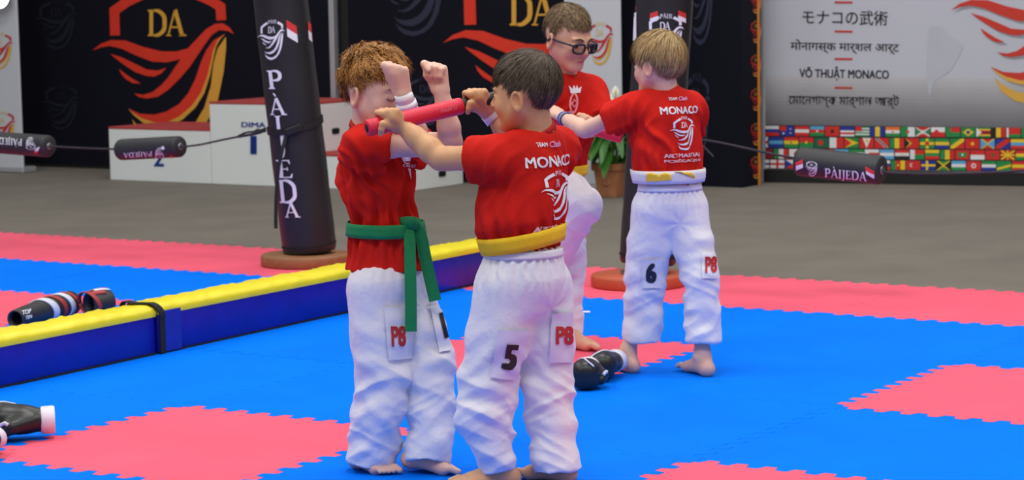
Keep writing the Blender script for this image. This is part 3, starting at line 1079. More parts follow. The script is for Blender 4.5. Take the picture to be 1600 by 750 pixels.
def roller(pa, pb, rad, label, word_px, emb, flip, extra=()):
    ax = nrm(pb - pa); L = np.linalg.norm(pb - pa)
    ob = rooted('foam_roller', None)
    tag(ob, label, 'foam roller', 'foam rollers on the cords')
    V, Fc = lathe([(.012, 0), (rad * .9, 0), (rad * .985, .008), (rad, .02)] + [(rad, .02 + (L - .04) * k / 8) for k in range(1, 8)] + [(rad, L - .02), (rad * .985, L - .008), (rad * .9, L), (.012, L)], pa, ax, 48)
    body = mesh('foam_tube', V, Fc, m_foam, ob, True)
    for s in (-.001, L + .001):
        V, Fc = lathe([(.009, -.004), (.02, -.004), (.02, .004), (.009, .004)], pa + ax * s, ax, 20)
        mesh('end_ring', V, Fc, m_steel, ob, True)
    f = cast_px(bvh_of(body))
    it = []
    if word_px:
        v, t = serif_word('P\u00c0IJEDA', gap=.02)
        x0, x1, y0, y1, sl = word_px
        v = fit(v, 0, 1, 0, 1)
        if flip: v = 1 - v
        xx = x0 + (x1 - x0) * v[:, 0]
        it.append((np.c_[xx, y1 + (y0 - y1) * v[:, 1] + (xx - (x0 + x1) / 2) * sl], t, WHITE_INK))
    if emb:
        ex, ey, sc, sl = emb
        for (v, t, c) in emblem(WHITE_INK, None, WHITE_INK):
            v = np.asarray(v) - np.array([410, 390])
            if flip: v = -v
            it.append((np.c_[ex + v[:, 0] * sc, ey + v[:, 1] * sc * .95 + v[:, 0] * sc * sl], t, c))
    if word_px: lay('lettering_print', it[:1], f, ob, maxlen=5)
    if emb: lay('emblem_print', it[1 if word_px else 0:], f, ob, maxlen=5)
    if extra:
        lay_each('flag_print', list(extra), f, ob, maxlen=5)
    return ob


def quad(p, c): return (np.array(p, float), [(0, 1, 2), (0, 2, 3)], c)


RK = srgb(214, 50, 52)
roller(on_row(-48, 219.5), on_row(77, 228.5), .062, 'black foam roller at the left edge with upside-down white lettering', (-10, 35, 214, 229, .07), (49, 224, .022, .07), True,
       [quad([(57, 231), (63, 229), (60, 236), (54, 236)], WHITE_INK), quad([(54, 236), (60, 236), (58, 241), (53, 239)], RK)])
roller(on_row(188, 234), on_row(282, 229), .058, 'black foam roller hanging in front of the low podium block', (193, 238, 236, 247, -.06), (250, 239, .020, -.05), True,
       [quad([(252, 230), (256, 228), (258, 233), (254, 234)], WHITE_INK), quad([(264, 244), (270, 242), (270, 246), (262, 247)], RK)])
roller(on_row(1248, 252), on_row(1378, 266), .066, 'black foam roller hanging in front of the rows of flags', (1289, 1355, 262, 282, .10), (1268, 264, .026, .10), False,
       [quad([(1243, 254), (1255, 249), (1255, 256), (1244, 259)], RK), quad([(1244, 259), (1255, 256), (1255, 262), (1244, 266)], WHITE_INK), quad([(1352, 260), (1366, 267), (1366, 273), (1353, 267)], RK), quad([(1353, 267), (1366, 273), (1366, 279), (1354, 272)], WHITE_INK)])

# ================================================================== distance-field modelling for bodies, clothes, gloves
class Field:
    def __init__(s, lo, hi, h):
        s.h = h; s.lo = np.asarray(lo, float)
        s.n = np.ceil((np.asarray(hi, float) - s.lo) / h).astype(int) + 2
        s.F = np.full(s.n, 1.0, np.float32)
        s.ax = [(s.lo[i] + h * np.arange(s.n[i])).astype(np.float32) for i in range(3)]

    def box(s, lo, hi):
        a = np.clip(np.floor((np.asarray(lo) - s.lo) / s.h).astype(int), 0, s.n - 1)
        b = np.clip(np.ceil((np.asarray(hi) - s.lo) / s.h).astype(int) + 1, 1, s.n)
        if (b <= a).any(): return None
        sl = tuple(slice(a[i], b[i]) for i in range(3))
        X = s.ax[0][sl[0]][:, None, None]; Y = s.ax[1][sl[1]][None, :, None]; Z = s.ax[2][sl[2]][None, None, :]
        return sl, X, Y, Z

    def put(s, d, sl, k, op='u'):
        A = s.F[sl]
        if op == 'u':
            h = np.maximum(k - np.abs(A - d), 0) / max(k, 1e-9)
            s.F[sl] = np.minimum(A, d) - h * h * k * .25
        else:
            d = -d
            h = np.maximum(k - np.abs(A - d), 0) / max(k, 1e-9)
            s.F[sl] = np.maximum(A, d) + h * h * k * .25

    def rc(s, a, b, ra, rb=None, k=.012, op='u', flat=None, q=1.0, cut_end=False, cut_start=False):
        """tapered capsule a->b; flat: direction squeezed by q; cut_end/start: square-cut ends"""
        a = np.asarray(a, float); b = np.asarray(b, float); rb = ra if rb is None else rb
        m = max(ra, rb) * 1.02 + k + 2 * s.h
        g = s.box(np.minimum(a, b) - m, np.maximum(a, b) + m)
        if g is None: return
        sl, X, Y, Z = g
        ab = b - a; L2 = max(float(ab @ ab), 1e-12)
        px, py, pz = X - a[0], Y - a[1], Z - a[2]
        tt = (px * ab[0] + py * ab[1] + pz * ab[2]) / L2
        t = np.clip(tt, 0, 1)
        wx, wy, wz = px - t * ab[0], py - t * ab[1], pz - t * ab[2]
        sc = 1.0
        if flat is not None:
            n = nrm(flat); dn = (wx * n[0] + wy * n[1] + wz * n[2]) * (1 / q - 1)
            wx, wy, wz = wx + dn * n[0], wy + dn * n[1], wz + dn * n[2]
            sc = .5 * (1 + q)
        d = (np.sqrt(wx * wx + wy * wy + wz * wz) - (ra + (rb - ra) * t)) * sc
        L = math.sqrt(L2)
        if cut_end: d = np.maximum(d, (tt - 1) * L)
        if cut_start: d = np.maximum(d, -tt * L)
        s.put(d.astype(np.float32), sl, k, op)

    def chain(s, pts, rad, k=.015, **kw):
        for q in range(len(pts) - 1):
            s.rc(pts[q], pts[q + 1], rad[q], rad[q + 1], k, **kw)

    def ell(s, c, r, fr=None, k=.012, op='u'):
        c = np.asarray(c, float); r = np.asarray(r, float)
        fr = np.eye(3) if fr is None else np.asarray(fr)
        m = r.max() + k + 2 * s.h
        g = s.box(c - m, c + m)
        if g is None: return
        sl, X, Y, Z = g
        px, py, pz = X - c[0], Y - c[1], Z - c[2]
        qs = [(px * fr[i][0] + py * fr[i][1] + pz * fr[i][2]) / r[i] for i in range(3)]
        k0 = np.sqrt(qs[0] ** 2 + qs[1] ** 2 + qs[2] ** 2)
        k1 = np.sqrt((qs[0] / r[0]) ** 2 + (qs[1] / r[1]) ** 2 + (qs[2] / r[2]) ** 2)
        d = k0 * (k0 - 1) / np.maximum(k1, 1e-6)
        s.put(d.astype(np.float32), sl, k, op)

    def half(s, p, n, lo=None, hi=None):
        """keep only the side of plane p with (x-p).n < 0"""
        g = s.box(lo if lo is not None else s.lo, hi if hi is not None else s.lo + s.n * s.h)
        if g is None: return
        sl, X, Y, Z = g
        d = (X - p[0]) * n[0] + (Y - p[1]) * n[1] + (Z - p[2]) * n[2]
        s.F[sl] = np.maximum(s.F[sl], d.astype(np.float32))

    def mesh(s, smooth=0):
        F = s.F; nx, ny, nz = F.shape
        ins = F < 0
        c = np.zeros((nx - 1, ny - 1, nz - 1), np.uint8)
        for dx in (0, 1):
            for dy in (0, 1):
                for dz in (0, 1):
                    c += ins[dx:nx - 1 + dx, dy:ny - 1 + dy, dz:nz - 1 + dz]
        act = np.argwhere((c > 0) & (c < 8))
        idx = np.full(c.shape, -1, np.int32)
        idx[act[:, 0], act[:, 1], act[:, 2]] = np.arange(len(act))
        acc = np.zeros((len(act), 3)); cnt = np.zeros(len(act))
        val = {}
        for q in range(8):
            o = ((q >> 0) & 1, (q >> 1) & 1, (q >> 2) & 1)
            val[o] = F[act[:, 0] + o[0], act[:, 1] + o[1], act[:, 2] + o[2]].astype(float)
        for a in val:
            for axx in range(3):
                if a[axx] == 0:
                    b = list(a); b[axx] = 1; b = tuple(b)
                    va, vb = val[a], val[b]
                    m = (va < 0) != (vb < 0)
                    t = np.where(m, va / np.where(m, va - vb, 1), 0)
                    p = np.tile(np.array(a, float), (len(act), 1)); p[:, axx] = t
                    acc[m] += p[m]; cnt[m] += 1
        V = s.lo + s.h * (act + acc / cnt[:, None])
        Q = []
        for axx in range(3):
            sl0 = [slice(None)] * 3; sl1 = [slice(None)] * 3
            sl0[axx] = slice(0, -1); sl1[axx] = slice(1, None)
            A, B = ins[tuple(sl0)], ins[tuple(sl1)]
            e = np.argwhere(A != B)
            u, w = (axx + 1) % 3, (axx + 2) % 3
            e = e[(e[:, u] > 0) & (e[:, w] > 0) & (e[:, u] < F.shape[u] - 1) & (e[:, w] < F.shape[w] - 1)]
            fl = A[e[:, 0], e[:, 1], e[:, 2]]
            def cell(du, dw):
                q = e.copy(); q[:, u] += du; q[:, w] += dw
                return idx[q[:, 0], q[:, 1], q[:, 2]]
            qd = np.stack([cell(-1, -1), cell(0, -1), cell(0, 0), cell(-1, 0)], 1)
            qd[~fl] = qd[~fl][:, ::-1]
            Q.append(qd)
        Q = np.concatenate(Q)
        Q = Q[(Q >= 0).all(1)]
        for _ in range(smooth):
            V = relax(V, Q)
        return V, Q


def relax(V, Q, lam=.5):
    S = np.zeros_like(V); C = np.zeros(len(V))
    for a in range(4):
        i, j = Q[:, a], Q[:, (a + 1) % 4]
        for ax in range(3):
            S[:, ax] += np.bincount(i, V[j, ax], len(V)) + np.bincount(j, V[i, ax], len(V))
        C += np.bincount(i, minlength=len(V)) + np.bincount(j, minlength=len(V))
    return V + (S / np.maximum(C, 1)[:, None] - V) * lam


def vnormals(V, Q):
    n = np.cross(V[Q[:, 2]] - V[Q[:, 0]], V[Q[:, 3]] - V[Q[:, 1]])
    N = np.zeros_like(V)
    for a in range(4):
        for ax in range(3):
            N[:, ax] += np.bincount(Q[:, a], n[:, ax], len(V))
    return N / np.maximum(np.linalg.norm(N, axis=1), 1e-12)[:, None]


_NT = np.random.default_rng(3).random((32, 32, 32))


def vnoise(P):
    """smooth 3D value noise, about -1..1"""
    i = np.floor(P).astype(int); f = P - i; f = f * f * (3 - 2 * f)
    r = np.zeros(len(P))
    for a in (0, 1):
        for b in (0, 1):
            for c in (0, 1):
                w = (f[:, 0] if a else 1 - f[:, 0]) * (f[:, 1] if b else 1 - f[:, 1]) * (f[:, 2] if c else 1 - f[:, 2])
                r += w * _NT[(i[:, 0] + a) % 32, (i[:, 1] + b) % 32, (i[:, 2] + c) % 32]
    return r * 2 - 1


def ridges(P, axis, wl, warp=.6, seed=0.0, sharp=1.5):
    """cloth folds: ridges spaced wl along axis, warped by noise; 0..1"""
    axis = nrm(axis)
    ph = P @ axis / wl + warp * vnoise(P / (wl * 2.2) + seed)
    return (.5 + .5 * np.cos(2 * math.pi * ph)) ** sharp


def sstep(a, b, x):
    t = np.clip((x - a) / (b - a), 0, 1)
    return t * t * (3 - 2 * t)


# ------------------------------------------------------------------ anatomy
def head_frame(fwd, up):
    f = nrm(fwd); u = nrm(np.asarray(up) - f * (np.asarray(up) @ f)); r = np.cross(f, u)
    return np.array([r, f, u])


def head(fl, c, fr, s, closed_eyes=True, ear_z=-.014):
    def L(x, y, z): return c + (fr[0] * x + fr[1] * y + fr[2] * z) * s
    def rr(*a): return np.array(a) * s
    fl.ell(L(0, -.012, .025), rr(.073, .088, .082), fr, .01)
    fl.ell(L(0, .026, -.028), rr(.058, .057, .068), fr, .03 * s)
    fl.ell(L(0, .066, -.084), rr(.021, .017, .015), fr, .018 * s)
    for g in (-1, 1):
        fl.rc(L(g * .050, .002, -.042), L(g * .016, .058, -.080), .020 * s, .018 * s, .022 * s)
        fl.ell(L(g * .034, .057, -.030), rr(.023, .020, .023), fr, .02 * s)
        fl.ell(L(g * .031, .090, -.001), rr(.016, .012, .010), fr, .012 * s, 'c')
        fl.ell(L(g * .031, .0685, -.002), rr(.0145, .0135, .0120), fr, .003 * s)
        fl.rc(L(g * .012, .080, .019), L(g * .042, .070, .020), .0065 * s, .0055 * s, .012 * s)
    fl.rc(L(0, .080, .010), L(0, .0995, -.022), .0065 * s, .0100 * s, .010 * s)
    for g in (-1, 1):
        fl.ell(L(g * .0105, .0895, -.0265), rr(.0072, .0085, .0065), fr, .006 * s)
    # lips
    fl.rc(L(-.019, .079, -.0545), L(0, .087, -.0520), .0032 * s, .0048 * s, .006 * s)
    fl.rc(L(.019, .079, -.0545), L(0, .087, -.0520), .0032 * s, .0048 * s, .006 * s)
    fl.rc(L(-.015, .0795, -.0610), L(.015, .0795, -.0610), .0045 * s, .0045 * s, .008 * s)
    fl.rc(L(-.021, .086, -.0570), L(0, .0945, -.0565), .0016 * s, .0018 * s, .002 * s, 'c')
    fl.rc(L(.021, .086, -.0570), L(0, .0945, -.0565), .0016 * s, .0018 * s, .002 * s, 'c')
    # ears
    for g in (-1, 1):
        er = nrm(fr[0] * g * .93 - fr[1] * .36); ef = nrm(np.cross(fr[2], er)); eu = np.cross(er, ef)
        efr = np.array([er, ef, eu])
        ec = L(g * .0765, -.010, ear_z)
        fl.ell(ec, rr(.0085, .0190, .0315), efr, .006 * s)
        fl.ell(ec + er * .0062 * s + fr[1] * .003 * s + fr[2] * .003 * s, rr(.0065, .0112, .0195), efr, .003 * s, 'c')
        fl.rc(ec + er * .004 * s + fr[1] * .012 * s + fr[2] * -.003 * s, ec + er * .004 * s + fr[1] * .010 * s + fr[2] * -.010 * s, .0038 * s, .0038 * s, .003 * s)


def grip(fl, c, a, n, u, R, wrist, s=1.0, fist=False, fan=.0155, ang=None):
    """hand closed about an axis: c centre, a pinky->index, n toward the back of the hand, u the way fingers wrap first"""
    a = nrm(a); n = nrm(n - a * (n @ a)); u = nrm(u - a * (u @ a) - n * (u @ n))
    def pt(th, rad, off): th = math.radians(th); return c + a * off + (n * math.cos(th) + u * math.sin(th)) * rad
    rad = [.0080, .0084, .0080, .0070]
    ang = ang or (38, 98, 160, 215)
    for k in range(4):
        off = (1.5 - k) * fan * s
        rf = rad[k] * s
        ex = (.002, .004, .002, -.002)[k] * s
        mcp = pt(ang[0], R + .015 * s + ex, off * 1.02); pip = pt(ang[1], R + .0135 * s + ex, off); dip = pt(ang[2], R + .0085 * s, off * .97); tip = pt(ang[3], R + .0075 * s, off * .95)
        fl.rc(wrist + a * off * .55, mcp, .0125 * s, .0112 * s, .006 * s)
        fl.rc(mcp, pip, rf * 1.14, rf * 1.06, .004 * s)
        fl.rc(pip, dip, rf * 1.05, rf * .97, .003 * s)
        fl.rc(dip, tip, rf * .97, rf * .88, .003 * s)
    # heel of the palm
    fl.rc(wrist, pt(15, R + .011 * s, .0), .018 * s, .014 * s, .014 * s, flat=n, q=.8)
    base = wrist + a * .016 * s - n * .004 * s
    if fist:
        mp = pt(70, R + .020 * s, 2.35 * fan * s); ip = pt(125, R + .026 * s, 1.75 * fan * s); tp = pt(160, R + .024 * s, .7 * fan * s)
    else:
        mp = pt(-8, R + .013 * s, 2.1 * fan * s); ip = pt(-32, R + .0105 * s, 2.5 * fan * s); tp = pt(-62, R + .0085 * s, 2.6 * fan * s)
    fl.rc(base, mp, .0130 * s, .0105 * s, .010 * s)
    fl.rc(mp, ip, .0100 * s, .0092 * s, .004 * s)
    fl.rc(ip, tp, .0092 * s, .0080 * s, .003 * s)


def foot(fl, ankle, t, inner, pitch=0.0, s=1.0, curl=0.0):
    """bare foot: ankle joint position, t = pointing direction (horizontal), inner = side of the big toe"""
    t = nrm([t[0], t[1], 0]); sd = nrm(np.asarray(inner) - t * (np.asarray(inner) @ t)); sd = nrm([sd[0], sd[1], 0])
    up = EZ
    if pitch:
        t2 = t * math.cos(pitch) - up * math.sin(pitch); u2 = up * math.cos(pitch) + t * math.sin(pitch)
    else:
        t2, u2 = t, up
    def L(x, y, z): return ankle + (t2 * x + sd * y + u2 * z) * s
    z0 = -.062
    heel = L(-.036, 0, z0 + .026)
    ball_i, ball_o = L(.092, .018, z0 + .020), L(.078, -.022, z0 + .017)
    fl.ell(heel, np.array([.030, .026, .026]) * s, np.array([t2, sd, u2]), .015)
    fl.rc(L(-.006, 0, .02), heel, .029 * s, .024 * s, .025)
    fl.rc(L(.004, .002, -.005), L(.07, .008, z0 + .028), .029 * s, .021 * s, .025)
    fl.rc(heel, ball_o, .022 * s, .0165 * s, .02)
    fl.rc(L(0, .01, z0 + .03), ball_i, .022 * s, .019 * s, .02)
    fl.rc(ball_i, ball_o, .018 * s, .016 * s, .015)
    # malleoli
    fl.ell(L(-.004, .029, .008), np.array([.011] * 3) * s, None, .010); fl.ell(L(-.008, -.028, .002), np.array([.010] * 3) * s, None, .010)
    tt, uu = t, EZ
    for k, (y, ln, r) in enumerate(((.026, .052, .0118), (.0075, .046, .0085), (-.006, .041, .0080), (-.018, .035, .0076), (-.029, .028, .0072))):
        f = (y + .03) / .056
        p0 = ball_o + (ball_i - ball_o) * f + (t2 * .004) * s
        p0 = ankle + t2 * ((p0 - ankle) @ t2) + sd * y * s + u2 * ((p0 - ankle) @ u2)
        p1 = p0 + (tt * ln * .55 + uu * (.004 + curl)) * s
        p2 = p0 + (tt * ln + uu * -.004) * s
        zf = max(0.0, (r * s) - (p2[2] - 0.0))
        p2 = p2 + EZ * zf
        if p1[2] < r * s: p1 = p1 + EZ * (r * s - p1[2])
        fl.rc(p0, p1, r * 1.1 * s, r * s, .006)
        fl.rc(p1, p2, r * s, r * .95 * s, .002)


SKIN = {}


def skin_mat(name, base):
    return mat(name, None, rough=.52, var=.05, scale=40, bump=.06, bscale=220, sss=.12, attr='Col', spec=.35)


def color_verts(o, C):
    ca = o.data.color_attributes.new('Col', 'FLOAT_COLOR', 'POINT')
    ca.data.foreach_set('color', np.c_[C, np.ones(len(C))].astype(np.float32).ravel())


def blob(V, c, r):
    d = np.linalg.norm((V - c) / r, axis=1)
    return np.clip(1 - d, 0, 1) ** 1.0


def hairline(az, back=-.05, front=.056):
    """hairline height against azimuth (0 front .. pi back)"""
    return np.interp(np.degrees(az), [0, 30, 50, 62, 74, 86, 98, 112, 128, 150, 180], [front, front + .002,   .050, .042, .016, .010, .036, .024, -.024, back, back - .004])


def hair(name, c, fr, s, parent, base, tips, style):
    h = .0032
    R0 = np.array([.073, .088, .082]) * s
    cc = c + (fr[1] * -.012 + fr[2] * .025) * s
    fl = Field(cc - .135 * s, cc + .135 * s, h)
    X, Y, Z = np.meshgrid(*fl.ax, indexing='ij')
    P = np.stack([X - cc[0], Y - cc[1], Z - cc[2]], -1).reshape(-1, 3)
    Lc = P @ fr.T
    q = Lc / R0
    k0 = np.linalg.norm(q, axis=1)
    az = np.abs(np.arctan2(Lc[:, 0], Lc[:, 1] + .012 * s))
    hl = hairline(az, style.get('back', -.05), style.get('front', .056)) * s - .025 * s
    hz = Lc[:, 2] - hl
    thick = style['t0'] + (style['t1'] - style['t0']) * sstep(.0, style.get('fade', .08), hz / s)
    top = sstep(.35, .95, q[:, 2] / np.maximum(k0, 1e-6))
    thick = thick + style.get('top', 0) * top
    fr_ = sstep(.3, .8, q[:, 1] / np.maximum(k0, 1e-6)) * sstep(.1, .5, q[:, 2] / np.maximum(k0, 1e-6))
    thick = thick + style.get('fringe', 0) * fr_
    un = q / np.maximum(k0, 1e-6)[:, None]
    if style['kind'] == 'curly':
        thick = thick + .011 * vnoise(un * 4.6 + 9) * sstep(0, .03, hz) + .010 * (.6 - 2 * np.abs(vnoise(un * 7.5 + 2.2 * vnoise(un * 3)[:, None]))) * sstep(0, .03, hz)
    else:
        thick = thick + .0022 * vnoise(un * np.array([9, 3.5, 6])) + style.get('lump', .0022) * vnoise(un * np.array([16, 5, 9]) + 4)
    d = (k0 - 1) * R0.mean() - thick * s
    edge = -(hz + .004 * vnoise(un * 22))
    dd = np.maximum(d, edge * .8)
    inner = (k0 - 1) * R0.mean() + .006
    dd = np.maximum(dd, -inner)
    fl.F = dd.reshape(fl.F.shape).astype(np.float32)
    V, Q = fl.mesh(1)
    # strands
    Lv = (V - cc) @ fr.T
    nq = np.linalg.norm(Lv / R0, axis=1)
    outer = np.where(nq > 1.0 + .3 * style['t0'] / .08)[0]
    rng = np.random.default_rng(style.get('seed', 1))
    ns = style['n']
    roots = Lv[rng.choice(outer, ns)] + rng.normal(0, .0015, (ns, 3))
    wh = np.array(style.get('whorl', (0.0, -.05, .07))) * s
    segs = 6
    P = roots.copy(); pts = [P.copy()]
    rho = np.linalg.norm(P / R0, axis=1)
    ln = style['len'] * rng.uniform(.6, 1.25, ns)
    lift = rng.uniform(-.4, 1.0, ns) * style['lift']
    ph = rng.uniform(0, 6.28, ns)
    cw = style.get('curl', 0.0)
    for k in range(segs):
        dv = P - wh
        dv[:, 2] -= style.get('grav', .02) * (k + 1) * .3
        dv[:, 0] += style.get('side', 0.0) * np.abs(P[:, 1])
        dv[:, 1] += style.get('fwd', 0.0) * sstep(-.02, .05, P[:, 1])
        nn = P / R0 ** 2; nn /= np.linalg.norm(nn, axis=1)[:, None]
        dv -= nn * (dv * nn).sum(1)[:, None]
        dv /= np.maximum(np.linalg.norm(dv, axis=1), 1e-6)[:, None]
        sdv = np.cross(nn, dv)
        jit = sdv * (np.sin(ph + k * style.get('cf', 1.3)) * cw)[:, None] + nn * (np.cos(ph + k * style.get('cf', 1.3)) * cw)[:, None]
        dv = dv + jit + rng.normal(0, style.get('jit', .12), (ns, 3))
        P = P + dv * (ln / segs)[:, None]
        tgt = rho + lift * (k + 1) / segs / R0.mean()
        cur = np.linalg.norm(P / R0, axis=1)
        P = P * (1 + ((tgt / cur) - 1) * .75)[:, None]
        pts.append(P.copy())
    pts = np.stack(pts, 1)
    W = style.get('w', .0009)
    T = np.gradient(pts, axis=1)
    vd = (CAMP - cc) @ fr.T
    S = np.cross(T, pts / R0 ** 2); S /= np.maximum(np.linalg.norm(S, axis=2), 1e-9)[..., None]
    wk = W * np.array([1, 1.1, 1.1, 1.0, .85, .6, .25])[None, :, None]
    A = pts + S * wk; B = pts - S * wk
    SV = np.stack([A, B], 2).reshape(-1, 3) @ fr + cc
    base_i = (np.arange(ns) * (segs + 1) * 2)[:, None]
    kk = np.arange(segs)[None, :] * 2
    SQ = np.stack([base_i + kk, base_i + kk + 1, base_i + kk + 3, base_i + kk + 2], -1).reshape(-1, 4)
    # colours
    b0_, t0_ = np.array(base[:3]), np.array(tips[:3])
    un = Lv / np.maximum(np.linalg.norm(Lv, axis=1), 1e-6)[:, None]
    mixv = np.clip(.35 + .35 * vnoise(un * 12), 0, 1)
    fade = style.get('fadecol', None)
    azv = np.abs(np.arctan2(Lv[:, 0], Lv[:, 1] + .012 * s))
    C1 = b0_ + (t0_ - b0_) * mixv[:, None]
    ms = np.repeat(np.clip(rng.normal(.55, .28, ns), 0, 1.2), (segs + 1) * 2)
    C2 = b0_ + (t0_ - b0_) * ms[:, None]
    V2 = np.concatenate([V, SV]); Q2 = np.concatenate([Q, SQ + len(V)])
    o = npmesh(name, V2, Q2, mat('hair_fibre', None, rough=.5, var=.18, scale=160, attr='Col', spec=.35, bump=.2, bscale=300), parent)
    color_verts(o, np.clip(np.concatenate([C1, C2]), 0, 1))
    return o


def cloth_finish(name, fl, material, parent, disp, smooth=2):
    V, Q = fl.mesh(smooth)
    N = vnormals(V, Q)
    V = V + N * disp(V, N)[:, None]
    V = relax(V, Q, .25)
    return npmesh(name, V, Q, material, parent)


def cast_dir(bvh, origin, dirv, U, Vv_, lift=.0022, far=.6):
    """lay 2D metres (x along U, y along Vv_) about origin, cast along dirv onto a garment"""
    dirv = nrm(dirv); U = nrm(U); Vv_ = nrm(Vv_)
    def f(P2):
        out = np.full((len(P2), 3), np.nan)
        for k, p in enumerate(P2):
            o = origin + U * p[0] + Vv_ * p[1] - dirv * far
            h = bvh.ray_cast(Vector(o), Vector(dirv))
            if h[0] is not None:
                nn = h[1] if h[1].dot(Vector(dirv)) < 0 else -h[1]
                out[k] = h[0] + nn * lift
        return out
    return f


def belt_ring(bvh, c, axis, fwd, zs, lift, n=72, tiltv=None):
    """points of a belt band lying on the garment: rows by height"""
    axis = nrm(axis); fwd = nrm(np.asarray(fwd) - axis * (np.asarray(fwd) @ axis)); sd = np.cross(axis, fwd)
    rows = []
    for z in zs:
        row = []
        for k in range(n):
            a = 2 * math.pi * k / n
            e = fwd * math.cos(a) + sd * math.sin(a)
            o = c + axis * z + e * .5
            if tiltv is not None: o = o + axis * float(e @ tiltv)
            h = bvh.ray_cast(Vector(o), Vector(-e))
            r = .5 - h[3] if h[0] is not None else .1
            row.append((r, e, o - e * .5))
        rr = np.array([q[0] for q in row])
        for _ in range(6): rr = np.maximum(rr, .5 * (np.roll(rr, 1) + np.roll(rr, -1)))
        for _ in range(3): rr = .25 * (np.roll(rr, 1) + np.roll(rr, -1)) + .5 * rr
        rows.append([(rr[k], row[k][1], row[k][2]) for k in range(n)])
    mx = np.max([[q[0] for q in r] for r in rows], axis=0)
    V = []
    for ri, r in enumerate(rows):
        for k in range(n):
            rad = .45 * r[k][0] + .55 * mx[k] + lift
            V.append(r[k][2] + r[k][1] * rad)
    m = len(zs); Fc = []
    for ri in range(m - 1):
        for k in range(n):
            k2 = (k + 1) % n
            Fc.append((ri * n + k, ri * n + k2, (ri + 1) * n + k2, (ri + 1) * n + k))
    # inner copy for thickness
    N = len(V); Vi = []
    for ri, r in enumerate(rows):
        for k in range(n):
            Vi.append(np.asarray(V[ri * n + k]) - r[k][1] * .004)
    F2 = [tuple(q + N for q in reversed(f)) for f in Fc]
    top = [(k, N + k, N + (k + 1) % n, (k + 1) % n) for k in range(n)]
    e = (m - 1) * n
    bot = [(e + (k + 1) % n, N + e + (k + 1) % n, N + e + k, e + k) for k in range(n)]
    return V + Vi, Fc + F2 + top + bot

# ================================================================== the four boys
m_shirt = mat('red_cotton', srgb(204, 32, 24), rough=.85, var=.06, scale=5, bump=.10, bscale=90, spec=.15)
m_gi = mat('white_gi_cotton', srgb(232, 230, 238), rough=.8, var=.025, scale=6, bump=.22, bscale=60, sheen=.1)
m_collar = mat('dark_neck_tape', srgb(30, 36, 36), rough=.8)
m_green = mat('green_belt_cotton', srgb(0, 132, 74), rough=.75, var=.05, scale=40, bump=.15, bscale=200)
m_yellow = mat('yellow_belt_cotton', srgb(244, 198, 18), rough=.75, var=.05, scale=40, bump=.15, bscale=200)
m_whitebelt = mat('white_belt_cotton', srgb(232, 230, 234), rough=.75, var=.03, scale=40, bump=.15, bscale=200)
m_band = mat('white_wristband', srgb(236, 238, 246), rough=.35, var=.02)


def lerp(a, b, t): return np.asarray(a) + (np.asarray(b) - np.asarray(a)) * t


